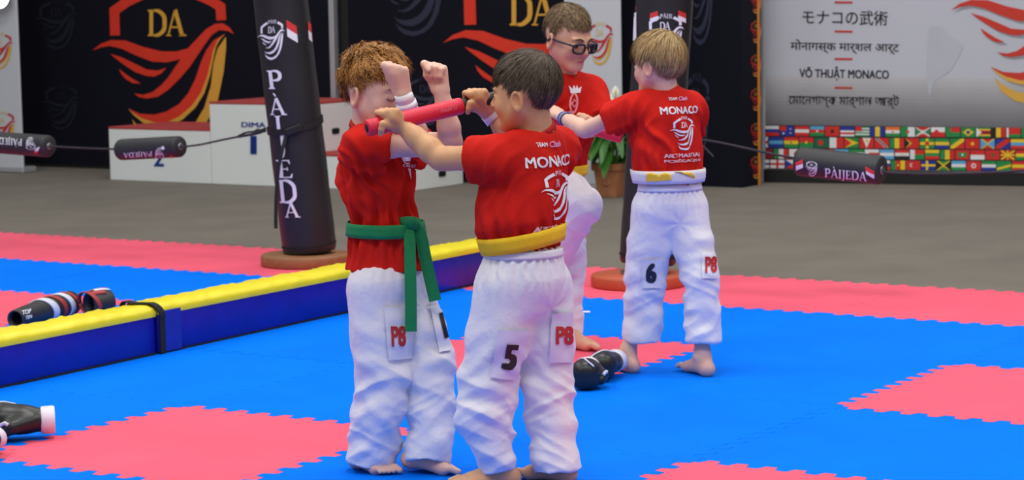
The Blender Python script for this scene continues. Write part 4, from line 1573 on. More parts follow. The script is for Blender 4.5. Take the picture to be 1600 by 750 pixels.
def person(sp):
    J = sp['J']; h = sp.get('h', .0034); sc = sp.get('s', 1.0)
    fw = nrm(sp['fw']); rt = nrm(np.cross(fw, EZ))
    hc, fr = J['head'], head_frame(sp['hf'], sp.get('hu', (0, 0, 1)))
    hs = sp['hs']
    allp = np.array([v for v in J.values()])
    lo = allp.min(0) - .15; hi = allp.max(0) + .17; lo[2] = -.03
    # ---------------- body
    fl = Field(lo, hi, h)
    fl.rc(J['neck'] + EZ * -.02, hc + fr[2] * -.045 * hs + fr[1] * -.022 * hs, .047 * sc, .043 * hs, .02)
    for g in ('R', 'L'):
        fl.rc(J['neck'] - EZ * .015, J['sh' + g], .036 * sc, .036 * sc, .03)
    fl.rc(J['chest'], J['waist'], .100 * sc, .074 * sc, .03, flat=fw, q=.68)
    fl.rc(J['waist'], J['pelvis'], .074 * sc, .085 * sc, .03, flat=fw, q=.75)
    for g in ('R', 'L'):
        sh, el, wr = J['sh' + g], J['el' + g], J['wr' + g]
        ar = sp.get('arm', 1.0)
        fl.chain([sh, lerp(sh, el, .45), lerp(sh, el, .85), el], [.036 * ar, .033 * ar, .029 * ar, .0285 * ar], .012)
        fl.chain([el, lerp(el, wr, .28), lerp(el, wr, .65), wr], [.0285 * ar, .0315 * ar, .0265 * ar, .0200 * ar], .012)
        hp, kn, an = J['hip' + g], J['kn' + g], J['an' + g]
        fl.chain([hp, lerp(hp, kn, .5), kn], [.068 * sc, .058 * sc, .045 * sc], .02)
        fl.chain([kn, lerp(kn, an, .3), lerp(kn, an, .7), an], [.042 * sc, .040 * sc, .030 * sc, .0255 * sc], .02)
    for fcall in sp['feet']:
        foot(fl, *fcall[0], **fcall[1])
    for hcall in sp['hands']:
        grip(fl, *hcall[0], **hcall[1])
    head(fl, hc, fr, hs, ear_z=sp.get('ear_z', -.014))
    V, Q = fl.mesh(1)
    # drop what the clothes wholly hide is kept: one continuous body
    smat = skin_mat('skin', None)
    body = npmesh('person', V, Q, smat)
    tag(body, sp['label'], 'person')
    base = np.array(sp['skin'][:3]); warm = np.array(sp['warm'][:3])
    C = np.tile(base, (len(V), 1))
    def L(x, y, z): return hc + (fr[0] * x + fr[1] * y + fr[2] * z) * hs
    def tint(c, r, col, k):
        w = np.clip(blob(V, c, r) * k, 0, 1)[:, None]
        nonlocal C
        C = C * (1 - w) + np.array(col) * w
    for g in (-1, 1):
        tint(L(g * .036, .068, -.032), .034 * hs, warm, .8)
        tint(L(g * .078, -.012, -.014), .034 * hs, warm, .9)
    tint(L(0, .1, -.024), .022 * hs, warm, .8)
    w = np.clip((1 - np.linalg.norm(((V - L(0, .086, -.057)) @ fr.T) / np.array([.024, .016, .0095]) / hs, axis=1)) * 2.2, 0, 1)[:, None]
    C = C * (1 - w * .75) + np.array(srgb(176, 84, 88)[:3]) * w * .75
    for hcall in sp['hands']:
        tint(hcall[0][0], .05, warm, .75)
    for fcall in sp['feet']:
        tint(fcall[0][0] - EZ * .06, .11, warm, .6)
    color_verts(body, C)
    # brows and eyes
    bm_ = mat('brow_hair', None, rough=.7, attr='Col', var=.1, scale=200)
    for g in (-1, 1):
        P = spline([L(g * .013, .0885, .0195), L(g * .026, .0850, .0245), L(g * .042, .0750, .0205)], 4)
        Vb, Fb = ribbon(P, fr[2], [.004 * hs, .0055 * hs, .006 * hs, .0062 * hs, .0058 * hs, .005 * hs, .004 * hs, .003 * hs, .0018 * hs], .003)
        o = mesh('eyebrow', Vb, Fb, bm_, body, True); color_verts(o, np.tile(np.array(sp['brow'][:3]), (len(Vb), 1)))
        if sp.get('closed', True):
            P = spline([L(g * .0175, .0795, -.0035), L(g * .024, .0825, -.0068), L(g * .031, .0830, -.0082), L(g * .039, .0795, -.0068), L(g * .044, .0745, -.0038)], 3)
            Vb, Fb = ribbon(P, fr[2], .0020 * hs, .002)
            o = mesh('eyelashes', Vb, Fb, bm_, body, True); color_verts(o, np.tile(np.array(sp['brow'][:3]) * .35, (len(Vb), 1)))
        else:
            ec = L(g * .031, .0722, -.003)
            Vb, Fb = lathe([(.0001, .0115 * hs), (.004 * hs, .0108 * hs), (.0075 * hs, .0085 * hs), (.0098 * hs, .005 * hs), (.0102 * hs, 0)], ec, fr[1], 16, cap=False)
            o = mesh('eye', Vb, Fb, mat('eye_wet', None, rough=.12, attr='Col', var=.01), body, True)
            cc_ = np.array([srgb(30, 20, 16)[:3]] * 32 + [srgb(88, 60, 44)[:3]] * 16 + [srgb(226, 222, 218)[:3]] * 32); color_verts(o, cc_)
            P = spline([L(g * .0175, .0800, .0000), L(g * .025, .0840, .0048), L(g * .033, .0835, .0048), L(g * .044, .0755, .0000)], 3)
            Vb, Fb = ribbon(P, fr[2], .0032 * hs, .003)
            o = mesh('eyelashes', Vb, Fb, bm_, body, True); color_verts(o, np.tile(np.array(sp['brow'][:3]) * .35, (len(Vb), 1)))
    hair('hair', hc, fr, hs, body, sp['hair'][0], sp['hair'][1], sp['style'])
    # ---------------- trousers
    T = sp['trousers']
    pts = np.array([J['waist'], J['pelvis'], J['knR'], J['knL'], J['anR'], J['anL'], J['hipR'], J['hipL'], T['endR'], T['endL']])
    f2 = Field(pts.min(0) - .16, pts.max(0) + .16, h * 1.15)
    q = T.get('q', .8)
    f2.rc(T['top'], J['pelvis'], T['aw'], T['ap'], .02, flat=fw, q=q, cut_start=True)
    for g in ('R', 'L'):
        hp, kn, en = J['hip' + g], J['kn' + g], T['end' + g]
        rads = T['r' + g]
        pth = [hp, lerp(hp, kn, .5), kn] + [np.asarray(m) for m in T.get('mid' + g, [lerp(kn, en, .5)])]
        for k in range(len(pth) - 1):
            f2.rc(pth[k], pth[k + 1], rads[k], rads[k + 1], .018 if k else .035)
        f2.rc(pth[-1], en, rads[len(pth) - 1], rads[len(pth)], .012, cut_end=True)
        dv = nrm(en - pth[-1]); re = rads[len(pth)]
        f2.rc(en - dv * .05, en + dv * .06, re - .016, re - .009, .004, op='c')
    zc = T.get('zfold', 99)
    sd = sp['seed']
    kz = {g: J['kn' + g] for g in 'RL'}

    def tdisp(V, N):
        rel = V[:, 2]
        top = T['top'][2]; d = np.zeros(len(V))
        # gathers under the waistband
        ang = np.arctan2((V - T['top']) @ rt, (V - T['top']) @ fw)
        d += T.get('gather', .0035) * np.cos(ang * 26 + 2 * vnoise(V * 30)) * sstep(top - .16, top - .03, rel)
        nz = vnoise(V * 9 + sd); nz2 = vnoise(V * 21 + sd * 2)
        low = 1 - sstep(top - .30, top - .12, rel)
        d += low * (.0065 * nz + .0030 * nz2)
        for g, ax1, ax2 in (('R', (.55, .2, 1), (-.5, .3, 1)), ('L', (-.5, .2, 1), (.6, .3, 1))):
            k_ = kz[g]; e_ = T['end' + g]
            w = np.exp(-(np.linalg.norm(V - k_, axis=1) / .15) ** 2)
            d += w * (.007 * ridges(V, ax1, .085, 1.1, sd, 1.6) - .002)
            m = lerp(k_, e_, .62)
            w = np.exp(-(np.linalg.norm(V - m, axis=1) / .14) ** 2)
            d += w * (.008 * ridges(V, ax2, .095, 1.2, sd + 5, 1.8) - .002)
            ad = nrm(ax2); pu, pv, _w = frame_of(ad)
            P2 = np.stack([V @ ad / .050, V @ pu / .16, V @ pv / .16], 1) + sd
            w = np.exp(-(np.linalg.norm(V - lerp(k_, e_, .45), axis=1) / .20) ** 2)
            d += w * (.0085 * (1 - 2.2 * np.abs(vnoise(P2))) - .001)
            P3 = np.stack([V @ nrm(ax1) / .030, V @ pu / .10, V @ pv / .10], 1) + sd + 3
            d += w * .0035 * (1 - 2.2 * np.abs(vnoise(P3)))
        # creases raying from the crotch
        cr = lerp(J['hipR'], J['hipL'], .5) - EZ * .04
        w = np.exp(-(np.linalg.norm(V - cr, axis=1) / .15) ** 2)
        a2 = np.arctan2((V - cr) @ rt, -(V - cr) @ EZ)
        w = w * sstep(.03, .10, np.linalg.norm(V - cr, axis=1))
        d += w * .0028 * np.cos(a2 * 6 + 4 * nz)
        return d * T.get('amp', 1.0)
    tro = cloth_finish('trousers', f2, m_gi, body, tdisp, 1)
    # stitched hems
    for g in ('R', 'L'):
        pass
    # ---------------- shirt
    S = sp['shirt']
    pts = np.array([S['top'], S['hem'], J['shR'], J['shL'], J['neck'], S['slR'], S['slL'], J['chest']])
    f3 = Field(pts.min(0) - .17, pts.max(0) + .15, h * 1.05)
    prof = S['prof']     # list of (centre, half width, depth ratio)
    for k in range(len(prof) - 1):
        f3.rc(prof[k][0], prof[k + 1][0], prof[k][1], prof[k + 1][1], .03, flat=fw, q=(prof[k][2] + prof[k + 1][2]) / 2, cut_end=(k == len(prof) - 2))
    f3.rc(J['shR'], J['shL'], .050 * sc, .050 * sc, .05)
    for g in ('R', 'L'):
        f3.rc(J['neck'] - EZ * .01, J['sh' + g], .045 * sc, .047 * sc, .035)
    for g in ('R', 'L'):
        sh, en = J['sh' + g], S['sl' + g]
        f3.rc(sh, en, .058 * sc, S.get('rs' + g, .062), .025, cut_end=True)
    for g in ('R', 'L'):
        sh, en = J['sh' + g], S['sl' + g]; dv = nrm(en - sh)
        f3.rc(en - dv * .045, en + dv * .05, .040, S.get('rs' + g, .062) - .006, .003, op='c')
    nu = nrm(hc + fr[2] * -.05 - J['neck'])
    f3.rc(J['neck'] + nu * .012, J['neck'] + nu * .12, .050 * sc, .058 * sc, .006, op='c')
    bz = S['belt']
    axc = lerp(prof[0][0], prof[-1][0], .5)

    def sdisp(V, N):
        rel = V[:, 2]
        ang = np.arctan2((V - axc) @ rt, (V - axc) @ fw)
        near = np.exp(-((rel - bz) / .085) ** 2)
        d = .0120 * near * (np.cos(ang * 13 + 2.2 * vnoise(V * 14 + sd)) * .7 + .5 * np.cos(ang * 23 + 2 * vnoise(V * 20)))
        up = np.exp(-((rel - (bz + .14)) / .10) ** 2)
        d += up * (.020 * ridges(V, rt * .9 + fw * .6 + EZ * .25, .060, .8, sd + 2, 2.0) - .006)
        for g in ('R', 'L'):
            c = J['sh' + g] - EZ * .06
            w = np.exp(-(np.linalg.norm(V - c, axis=1) / .09) ** 2)
            d += w * (.017 * ridges(V, nrm(S['sl' + g] - J['sh' + g]) * .8 + EZ * .6, .045, .9, sd + 7, 2.0) - .003)
        d += .005 * vnoise(V * 13 + sd) + .006 * (.4 - np.abs(vnoise(np.stack([V @ rt / .05, V @ fw / .05, V[:, 2] / .16], 1) + sd))) * sstep(bz + .30, bz + .10, rel)
        return d * S.get('amp', 1.0)
    shirt = cloth_finish('shirt', f3, m_shirt, body, sdisp, 1)
    # ribbed collar
    cpt = J['neck'] + nu * S.get('col', .016)
    u_, v_, w_ = frame_of(nrm(nu + S.get('coltilt', np.zeros(3))))
    P = [cpt + (u_ * math.cos(a) + v_ * math.sin(a)) * .0535 * sc for a in np.linspace(0, 2 * math.pi, 37)]
    Vb, Fb = ribbon(P, w_, .016, .005)
    mesh('collar', Vb, Fb, mat('red_rib', srgb(188, 24, 20), rough=.85), shirt, True)
    return body, shirt, tro, fr


def wristband(wr, el, parent, t0=.12, rad=.0235, wd=.026, m=None, name='wristband'):
    d = nrm(el - wr); c = wr + d * np.linalg.norm(el - wr) * t0
    V, Fc = lathe([(rad, -wd / 2), (rad + .0025, -wd / 2), (rad + .004, wd / 2), (rad + .0015, wd / 2)], c, d, 28, cap=False)
    return mesh(name, V, Fc, m or m_band, parent, True)


def num_patch(tro, px_rect, texts, name='number_patch', cloth=srgb(226, 226, 238)):
    """cloth number patch: corner pixels, seen square on from the camera side, printed text boxes"""
    bvt = bvh_of(tro)
    def near(fn):
        def g(V):
            Q = fn(V)
            yy = np.nanmedian(Q[:, 1])
            Q[np.abs(Q[:, 1] - yy) > .05] = np.nan
            return Q
        return g
    f = near(cast_px(bvt, .0055))
    P = np.array(px_rect, float)
    def bil(u, v):
        return (P[0] * (1 - u) + P[1] * u) * (1 - v) + (P[3] * (1 - u) + P[2] * u) * v
    n = 18
    G = np.array([bil(a / n, b / n) for b in range(n + 1) for a in range(n + 1)])
    T = []
    for b in range(n):
        for a in range(n):
            i = b * (n + 1) + a; T += [(i, i + 1, i + n + 2), (i, i + n + 2, i + n + 1)]
    o = lay(name, [(G, T, cloth)], f, tro, main=True)
    f2 = near(cast_px(bvt, .0075))
    it = []
    for (s, u0, u1, v0, v1, col, bold) in texts:
        v, t = text2d(s, bold)
        v = fit(v, u0, u1, 0, 1); v[:, 1] = v1 + (v0 - v1) * v[:, 1]
        it.append((np.array([bil(a, b) for a, b in v]), t, col))
    lay('number_print', it, f2, tro, maxlen=8)
    return o


RNUM = srgb(190, 36, 40); KNUM = srgb(34, 20, 28)

# ------------------------------------------------------------------ padded stick of the front pair
SA, SB = at(573, 200.5, 6.675), at(722, 165.0, 6.80)
sd_ = nrm(SB - SA)
SC_ = SB + sd_ * .17
# ------------------------------------------------------------------ boy with red curly hair
Y1 = 6.92
f1 = nrm([.9, -.42, 0]); r1 = nrm(np.cross(f1, EZ))
J = dict(head=at(589, 143, 6.93), neck=at(571, 209, 6.95), shR=at(566, 229, 6.835), shL=at(622, 226, 7.05),
         chest=at(588, 265, 6.95), waist=at(603, 355, 6.94), pelvis=at(606, 432, 6.92),
         elR=at(657, 228, 6.855), wrR=at(630, 147, 6.795), elL=at(706, 222, 6.93), wrL=at(689, 140, 6.905),
         hipR=at(586, 456, 6.88), hipL=at(634, 456, 6.96), knR=at(600, 575, 6.86), knL=at(672, 575, 6.90))
dR, dL = nrm([.72, -.69, 0]), nrm([.93, -.36, 0])
FS = .88
J['anR'] = gnd(613, 743) - dR * .135 * FS + EZ * .060
J['anL'] = gnd(718, 742) - dL * .135 * FS + EZ * .066
wE = lambda a, b, t: a + (b - a) * t
fistR = at(620, 117, 6.79); fistL = at(679, 115, 6.895)
boy1 = dict(label='red-haired boy with green belt shielding his face with raised fists', J=J, fw=f1, hf=(.77, -.61, -.17), hs=1.10, seed=1.0, s=1.0, arm=1.06,
            skin=srgb(232, 190, 172), warm=srgb(222, 142, 128), brow=srgb(170, 110, 66), closed=True,
            hair=(srgb(84, 46, 14), srgb(214, 148, 72)),
            style=dict(kind='curly', t0=.003, t1=.014, top=.006, fringe=.004, fade=.07, n=9000, len=.030, lift=.010, curl=.85, cf=1.7, jit=.25, w=.0010, back=-.045, front=.058, seed=3, whorl=(0, -.05, .075), fwd=.04),
            feet=[((J['anR'], dR, nrm([.4, .9, 0])), dict(pitch=.08, s=FS)), ((J['anL'], dL, -nrm([.3, .9, 0])), dict(pitch=.14, s=FS))],
            hands=[((fistR, -f1 * .9 + np.array([0, -.25, .1]), nrm([-.25, -.95, .0]), EZ + f1 * .1, .006, J['wrR']), dict(fist=True, s=1.02, ang=(60, 128, 205, 270))),
                   ((fistL, nrm([-.9, .25, .1]), nrm([.35, .93, 0]), EZ, .006, J['wrL']), dict(fist=True, s=1.02, ang=(60, 128, 205, 270)))])
eR = at(577, 722, J['anR'][1] - .005); eL = at(668, 723, J['anL'][1] - .005)
boy1['trousers'] = dict(gather=.0008, top=at(604, 414, 6.92), aw=.106, ap=.120, q=.82, endR=eR, endL=eL,
                        rR=[.085, .084, .078, .072, .068], rL=[.083, .080, .072, .066, .066],
                        midR=[at(590, 650, 6.855)], midL=[at(674, 650, 6.87)])
pc_ = lambda x, y: at(x, y, 6.945)
boy1['shirt'] = dict(top=pc_(586, 245), hem=pc_(605, 416), belt=pc_(603, 356)[2],
                     prof=[(pc_(584, 256), .122, .76), (pc_(590, 300), .112, .80), (pc_(601, 352), .086, .84), (pc_(604, 376), .108, .88), (pc_(605, 419), .133, .95)],
                     slR=lerp(J['shR'], J['elR'], .42) - EZ * .014, slL=lerp(J['shL'], J['elL'], .50) - EZ * .012, rsR=.064, rsL=.058)
b1, s1, t1, fr1 = person(boy1)
wristband(J['wrR'], J['elR'], b1, .06, .0240, .030)
wristband(J['wrR'], J['elR'], b1, .20, .0275, .018)
bv = bvh_of(s1)
V, Fc = belt_ring(bv, pc_(602, 356), EZ + f1 * .02, f1, [.020, .007, -.007, -.020], .009)
belt = mesh('belt', V, Fc, m_green, b1, True)
kf = f1 * .9 + r1 * .32
bk_ = cast_px(bv, .004)([(640, 352)])[0]
kc = at(640, 353, bk_[1] - .012)
V, Fc = lathe([(.002, -.026), (.015, -.02), (.021, 0), (.016, .018), (.004, .026)], kc, nrm([.6, .1, .8]), 16)
mesh('knot', V, Fc, m_green, belt, True)
V, Fc = ribbon(spline([kc + np.array([-.028, -.004, .008]), kc + np.array([-.006, -.022, .012]), kc + np.array([.016, -.02, .010]), kc + np.array([.03, .0, .0])], 4), EZ, .036, .006)
mesh('knot_wrap', V, Fc, m_green, belt, True)
P = spline([kc + np.array([-.004, -.016, .004])] + [at(x, y, kc[1] + dy) for x, y, dy in ((640, 375, -.035), (641, 420, -.058), (642, 470, -.068), (642, 518, -.072))], 5)
V, Fc = ribbon(P, nrm([1, .15, 0]), [.022 + .012 * min(1, k / 5) for k in range(len(P))], .005)
mesh('belt_end', V, Fc, m_green, belt)
P = spline([kc + np.array([.008, -.008, .006])] + [at(x, y, kc[1] + dy) for x, y, dy in ((657, 368, -.012), (664, 400, -.022), (673, 440, -.03), (680, 470, -.034))], 5)
V, Fc = ribbon(P, nrm([1, .1, .2]), [.024 + .012 * min(1, k / 5) for k in range(len(P))], .005)
mesh('belt_end', V, Fc, m_green, belt)
num_patch(t1, [(599, 480), (648, 482), (644, 560), (607, 563)], [('P8', .16, .66, .35, .74, RNUM, .05)])
num_patch(t1, [(670, 478), (686, 476), (704, 548), (686, 552)], [('1', .62, .95, .18, .72, KNUM, .07)])
# chest emblem and side lettering
fc = cast_px(bv, .003)
cr_ = [(np.array([(625, 241), (628, 236), (632, 244), (637, 235), (639, 244), (640, 252), (629, 254)]), None)]
v, t = poly2d([(625, 240), (629, 243), (631, 236), (634, 242), (638, 235), (639, 243), (641, 246), (640, 252), (629, 252)])
it = [(v, t, WHITE_INK)]
v, t = stroke2d([(628, 248), (631, 254), (637, 256), (641, 253)], 1.6); it.append((v, t, WHITE_INK))
it.append(tline('CADET', 629, 650, 257, 261.5, WHITE_INK, .03))
v, t = poly2d([(637, 263), (641, 264), (642, 282), (640, 274)]); it.append((v, t, WHITE_INK))
lay_each('chest_print', it, fc, s1, maxlen=5)
v, t = text2d('8', .04); v = fit(v, 653, 660, -405, -378) * np.array([1, -1])
lay('side_print', [(v, t, WHITE_INK)], fc, s1, maxlen=5)

# ------------------------------------------------------------------ dark-haired boy holding the stick, back to the camera
f2_ = nrm([-.80, .60, 0]); r2_ = nrm(np.cross(f2_, EZ)); Y2 = 6.66
hL = lerp(SA, SC_, .145); hR = SB + sd_ * .045
J = dict(head=at(820, 146, 6.655), neck=at(842, 214, 6.67), shL=at(778, 246, 6.575), shR=at(872, 233, 6.765),
         chest=at(822, 285, Y2), waist=at(818, 372, Y2), pelvis=at(818, 430, Y2),
         elL=at(688, 248, 6.655), wrL=at(629, 197, 6.72), elR=at(826, 246, 6.87), wrR=at(768, 179, 6.885),
         hipL=at(789, 455, 6.62), hipR=at(850, 455, 6.72), knL=at(762, 600, 6.63), knR=at(856, 600, 6.70))
gL2, gR2 = gnd(768, 757), gnd(872, 757)
dL2, dR2 = nrm([-.93, -.05, 0]), nrm([-.70, .45, 0])
J['anL'] = np.array([at(779, 735, 6.60)[0], 6.605, .060]); J['anR'] = np.array([at(870, 735, 6.66)[0], 6.665, .060])
boy2 = dict(label='dark-haired boy with yellow belt pressing a red padded stick, number 5 on his leg', J=J, fw=f2_, hf=(-.90, .44, -.10), hs=1.02, seed=4.0, s=1.02, arm=1.14,
            skin=srgb(214, 164, 122), warm=srgb(204, 132, 100), brow=srgb(54, 40, 32), closed=False, ear_z=-.020,
            hair=(srgb(44, 34, 26), srgb(104, 86, 68)),
            style=dict(kind='short', t0=.003, t1=.011, top=.004, fringe=.006, fade=.09, n=9000, len=.032, lift=.004, jit=.10, w=.0008, back=-.060, front=.040, seed=5, whorl=(.0, -.055, .06), fwd=.05, side=-.1),
            feet=[((J['anL'], dL2, nrm([0, 1, 0])), dict(pitch=0.0, s=.92)), ((J['anR'], dR2, nrm([-.4, -.9, 0])), dict(pitch=0.0, s=.92))],
            hands=[((hL, -sd_, nrm([.15, -.9, .25]), EZ, .024, J['wrL']), dict(s=.98)),
                   ((hR, -sd_, nrm([.62, -.6, .30]), EZ, .020, J['wrR']), dict(s=.98))])
boy2['trousers'] = dict(top=at(819, 384, Y2), aw=.108, ap=.130, q=.92, endL=at(778, 735, 6.605), endR=at(872, 737, 6.655),
                        rL=[.088, .088, .082, .076, .052, .046], rR=[.086, .080, .070, .065, .069],
                        midL=[at(757, 652, 6.615), at(774, 712, 6.605)], midR=[at(864, 670, 6.675)])
q_ = lambda x, y: at(x, y, Y2)
boy2['shirt'] = dict(top=q_(826, 262), hem=q_(818, 380), belt=q_(818, 372)[2],
                     prof=[(q_(828, 268), .120, .74), (q_(818, 310), .128, .80), (q_(812, 345), .130, .84), (q_(817, 366), .098, .9), (q_(818, 380), .090, .95)],
                     slR=lerp(J['shR'], J['elR'], .6), slL=lerp(J['shL'], J['elL'], .46), rsL=.066, rsR=.06, amp=.6)
b2, s2, t2, fr2 = person(boy2)
wristband(J['wrR'], J['elR'], b2, .02, .0275, .030)
bv = bvh_of(s2)
V, Fc = belt_ring(bv, q_(817, 373), EZ, f2_, [.024, .008, -.008, -.024], .007, tiltv=np.array([.02, 0, 0]))
belt = mesh('belt', V, Fc, m_yellow, b2, True)
# back print: cast along the facing direction
bkn = -f2_
Ub = nrm(np.cross(EZ, bkn)); oc = q_(845, 300)
fb = cast_dir(bv, oc, f2_, Ub, EZ, .0045)


def back_print(fb, shirt, sc_, y_off=0, x_off=0, lines=2):
    it = []
    v, t = text2d('TEAM', .03, .15); it.append((fit(v, -.050, -.012, .068, .080) * sc_, t, WHITE_INK))
    v, t = text2d('Clash', .02, .25); it.append((fit(v, -.006, .040, .066, .082) * sc_, t, srgb(225, 170, 225)))
    v, t = text2d('MONACO', .028); it.append((fit(v, -.092, .092, .012, .042) * sc_, t, WHITE_INK))
    for (v, t, c) in emblem(WHITE_INK, None, WHITE_INK):
        v = (np.asarray(v) - np.array([410, 0])) * np.array([.000152, -.000152]) + np.array([0, -.014])
        it.append((v * sc_, t, c))
    it = [(np.asarray(v) + np.array([x_off, y_off]), t, c) for v, t, c in it]
    lay_each('back_lettering', it[:3], fb, shirt, maxlen=.006)
    lay('back_emblem', it[3:], fb, shirt, maxlen=.006)
    it = []
    for s, y in (('ART MARTIAL', -.168), ('MON\u00c9GASQUE', -.190))[:lines]:
        v, t = text2d(s, .05); it.append((fit(v, -.085, .085, y, y + .016) * sc_ + np.array([x_off, y_off]), t, srgb(240, 190, 196)))
    lay_each('back_lettering', it, fb, shirt, maxlen=.006)


back_print(fb, s2, 1.0, .064, -.024, 1)
V, Fc = belt_ring(bvh_of(t2), at(819, 393, Y2), EZ, f2_, [.011, .004, -.004, -.011], .003)
mesh('waistband', V, Fc, m_gi, t2, True)
num_patch(t2, [(778, 515), (826, 517), (812, 595), (766, 590)], [('5', .30, .74, .28, .80, KNUM, .07)], cloth=srgb(216, 210, 234))
num_patch(t2, [(861, 488), (893, 488), (894, 566), (858, 566)], [('P8', .22, .98, .28, .64, RNUM, .05)], cloth=srgb(216, 210, 234))

# ------------------------------------------------------------------ blond boy seen from behind
f4 = nrm([-.35, .94, 0]); Y4 = 8.55
J = dict(head=at(1028, 101, 8.56), neck=at(1042, 149, 8.56), shL=at(990, 170, 8.53), shR=at(1078, 168, 8.61),
         chest=at(1040, 195, Y4), waist=at(1047, 270, Y4), pelvis=at(1047, 315, Y4),
         elL=at(914, 203, 8.63), wrL=at(880, 184, 8.80), elR=at(1080, 218, 8.74), wrR=at(1050, 205, 8.88),
         hipL=at(1022, 330, 8.54), hipR=at(1072, 330, 8.56), knL=at(1008, 430, 8.57), knR=at(1094, 430, 8.50))
gl, gr = gnd(986, 583), gnd(1103, 588)
J['anL'] = gl + np.array([-.012, .035, .058]); J['anR'] = gr + np.array([-.01, .035, .058])
st2a, st2b = at(822, 171, 8.98), at(972, 214, 8.90)
sd2 = nrm(st2b - st2a)
hL4 = lerp(st2a, st2b, .29) + np.array([0, -.0, 0.0])
boy4 = dict(label='blond boy seen from behind, number 6 on his trousers, gripping a red padded stick', J=J, fw=f4, hf=(-.76, .65, -.10), hs=1.0, seed=8.0, s=.98, h=.0042,
            skin=srgb(228, 184, 164), warm=srgb(214, 140, 122), brow=srgb(150, 116, 74), closed=True,
            hair=(srgb(104, 78, 46), srgb(206, 172, 116)),
            style=dict(kind='bowl', t0=.003, t1=.016, top=.004, fringe=.010, fade=.06, n=8000, len=.058, lift=.003, jit=.07, w=.0011, back=-.046, front=.030, seed=6, whorl=(.01, -.045, .075), fwd=.03, lump=.004),
            feet=[((J['anL'], nrm([-.55, .85, 0]), nrm([.9, .4, 0])), dict(s=.90)), ((J['anR'], nrm([-.45, .9, 0]), nrm([-.9, -.4, 0])), dict(s=.90))],
            hands=[((hL4, -sd2, nrm([.2, -.85, .35]), EZ, .022, J['wrL']), dict(s=.95)), ((J['wrR'] + np.array([-.05, .04, 0]), sd2, nrm([.5, -.5, .3]), EZ, .02, J['wrR']), dict(s=.95))])
boy4['trousers'] = dict(top=at(1047, 284, Y4), aw=.108, ap=.122, q=.80, endL=at(1003, 531, 8.585), endR=at(1098, 534, 8.475),
                        rL=[.082, .078, .070, .066, .068], rR=[.080, .072, .062, .058, .060], midL=[at(1004, 480, 8.58)], midR=[at(1097, 480, 8.485)], amp=.8)
q_ = lambda x, y: at(x, y, Y4)
boy4['shirt'] = dict(top=q_(1040, 185), hem=q_(1047, 276), belt=q_(1047, 272)[2],
                     prof=[(q_(1040, 188), .116, .74), (q_(1040, 225), .118, .78), (q_(1043, 255), .120, .80), (q_(1047, 270), .104, .82), (q_(1047, 276), .098, .84)],
                     slR=lerp(J['shR'], J['elR'], .6), slL=lerp(J['shL'], J['elL'], .48), rsL=.062, rsR=.058, col=.012, amp=.7)
b4, s4, t4, fr4 = person(boy4)
bv = bvh_of(s4)
V, Fc = belt_ring(bv, q_(1047, 274), EZ, f4, [.024, .008, -.008, -.024], .010)
belt = mesh('belt', V, Fc, m_whitebelt, b4, True)
fbl = cast_px(bvh_of(belt), .003)
lay('yellow_stripe', [(np.array([(1010, 266), (1049, 265), (1049, 281), (1010, 284)]), [(0, 1, 2), (0, 2, 3)], srgb(244, 198, 40)), (np.array([(1050, 264), (1072, 263), (1085, 275), (1085, 279), (1066, 270), (1050, 267)]), [(0, 1, 2), (0, 2, 3), (0, 3, 4), (0, 4, 5)], srgb(244, 198, 40))], fbl, belt, maxlen=8)
fb = cast_dir(bv, q_(1050, 195), f4, nrm(np.cross(EZ, -f4)), EZ, .0045)
back_print(fb, s4, .86, .032, .004)
d_ = nrm(J['elL'] - J['wrL'])
for k, (cl, tt) in enumerate(((srgb(40, 80, 190), .02), (srgb(60, 60, 170), .07), (srgb(200, 180, 60), .11), (srgb(60, 110, 200), .15))):
    wristband(J['wrL'], J['elL'], b4, tt, .0225 + .001 * k, .007, mat('bracelet_%d' % k, cl, rough=.6), 'bracelet')
V, Fc = belt_ring(bvh_of(t4), at(1047, 291, Y4), EZ, f4, [.013, .004, -.004, -.013], .003)
mesh('waistband', V, Fc, m_gi, t4, True)
num_patch(t4, [(1004, 405), (1034, 405), (1032, 450), (1003, 450)], [('6', .18, .72, .12, .82, srgb(30, 30, 48), .07)], cloth=srgb(226, 226, 238))
num_patch(t4, [(1096, 395), (1119, 395), (1119, 435), (1097, 435)], [('P8', .2, .95, .15, .80, RNUM, .05)], cloth=srgb(226, 226, 238))

# ------------------------------------------------------------------ boy with glasses facing the camera
f3_ = nrm([.62, -.78, 0]); r3_ = nrm(np.cross(f3_, EZ)); Y3 = 9.15
J = dict(head=at(888, 59, 9.12), neck=at(881, 118, 9.17), shR=at(852, 142, 9.08), shL=at(922, 143, 9.23),
         chest=at(888, 175, 9.16), waist=at(873, 240, 9.2), pelvis=at(868, 268, 9.2),
         elR=at(772, 160, 9.02), wrR=at(838, 200, 9.0), elL=at(941, 196, 9.12), wrL=at(912, 207, 9.02),
         hipR=at(866, 285, 9.14), hipL=at(876, 285, 9.26), knR=at(909, 322, 9.00), knL=at(893, 400, 9.22))
fo3 = gnd(904, 545)
J['anL'] = np.array([at(889, 530, 9.2)[0], fo3[1] + .02, .066]); J['anR'] = at(848, 432, 9.16)
hR3 = lerp(st2a, st2b, .08); hL3 = lerp(st2a, st2b, .60)
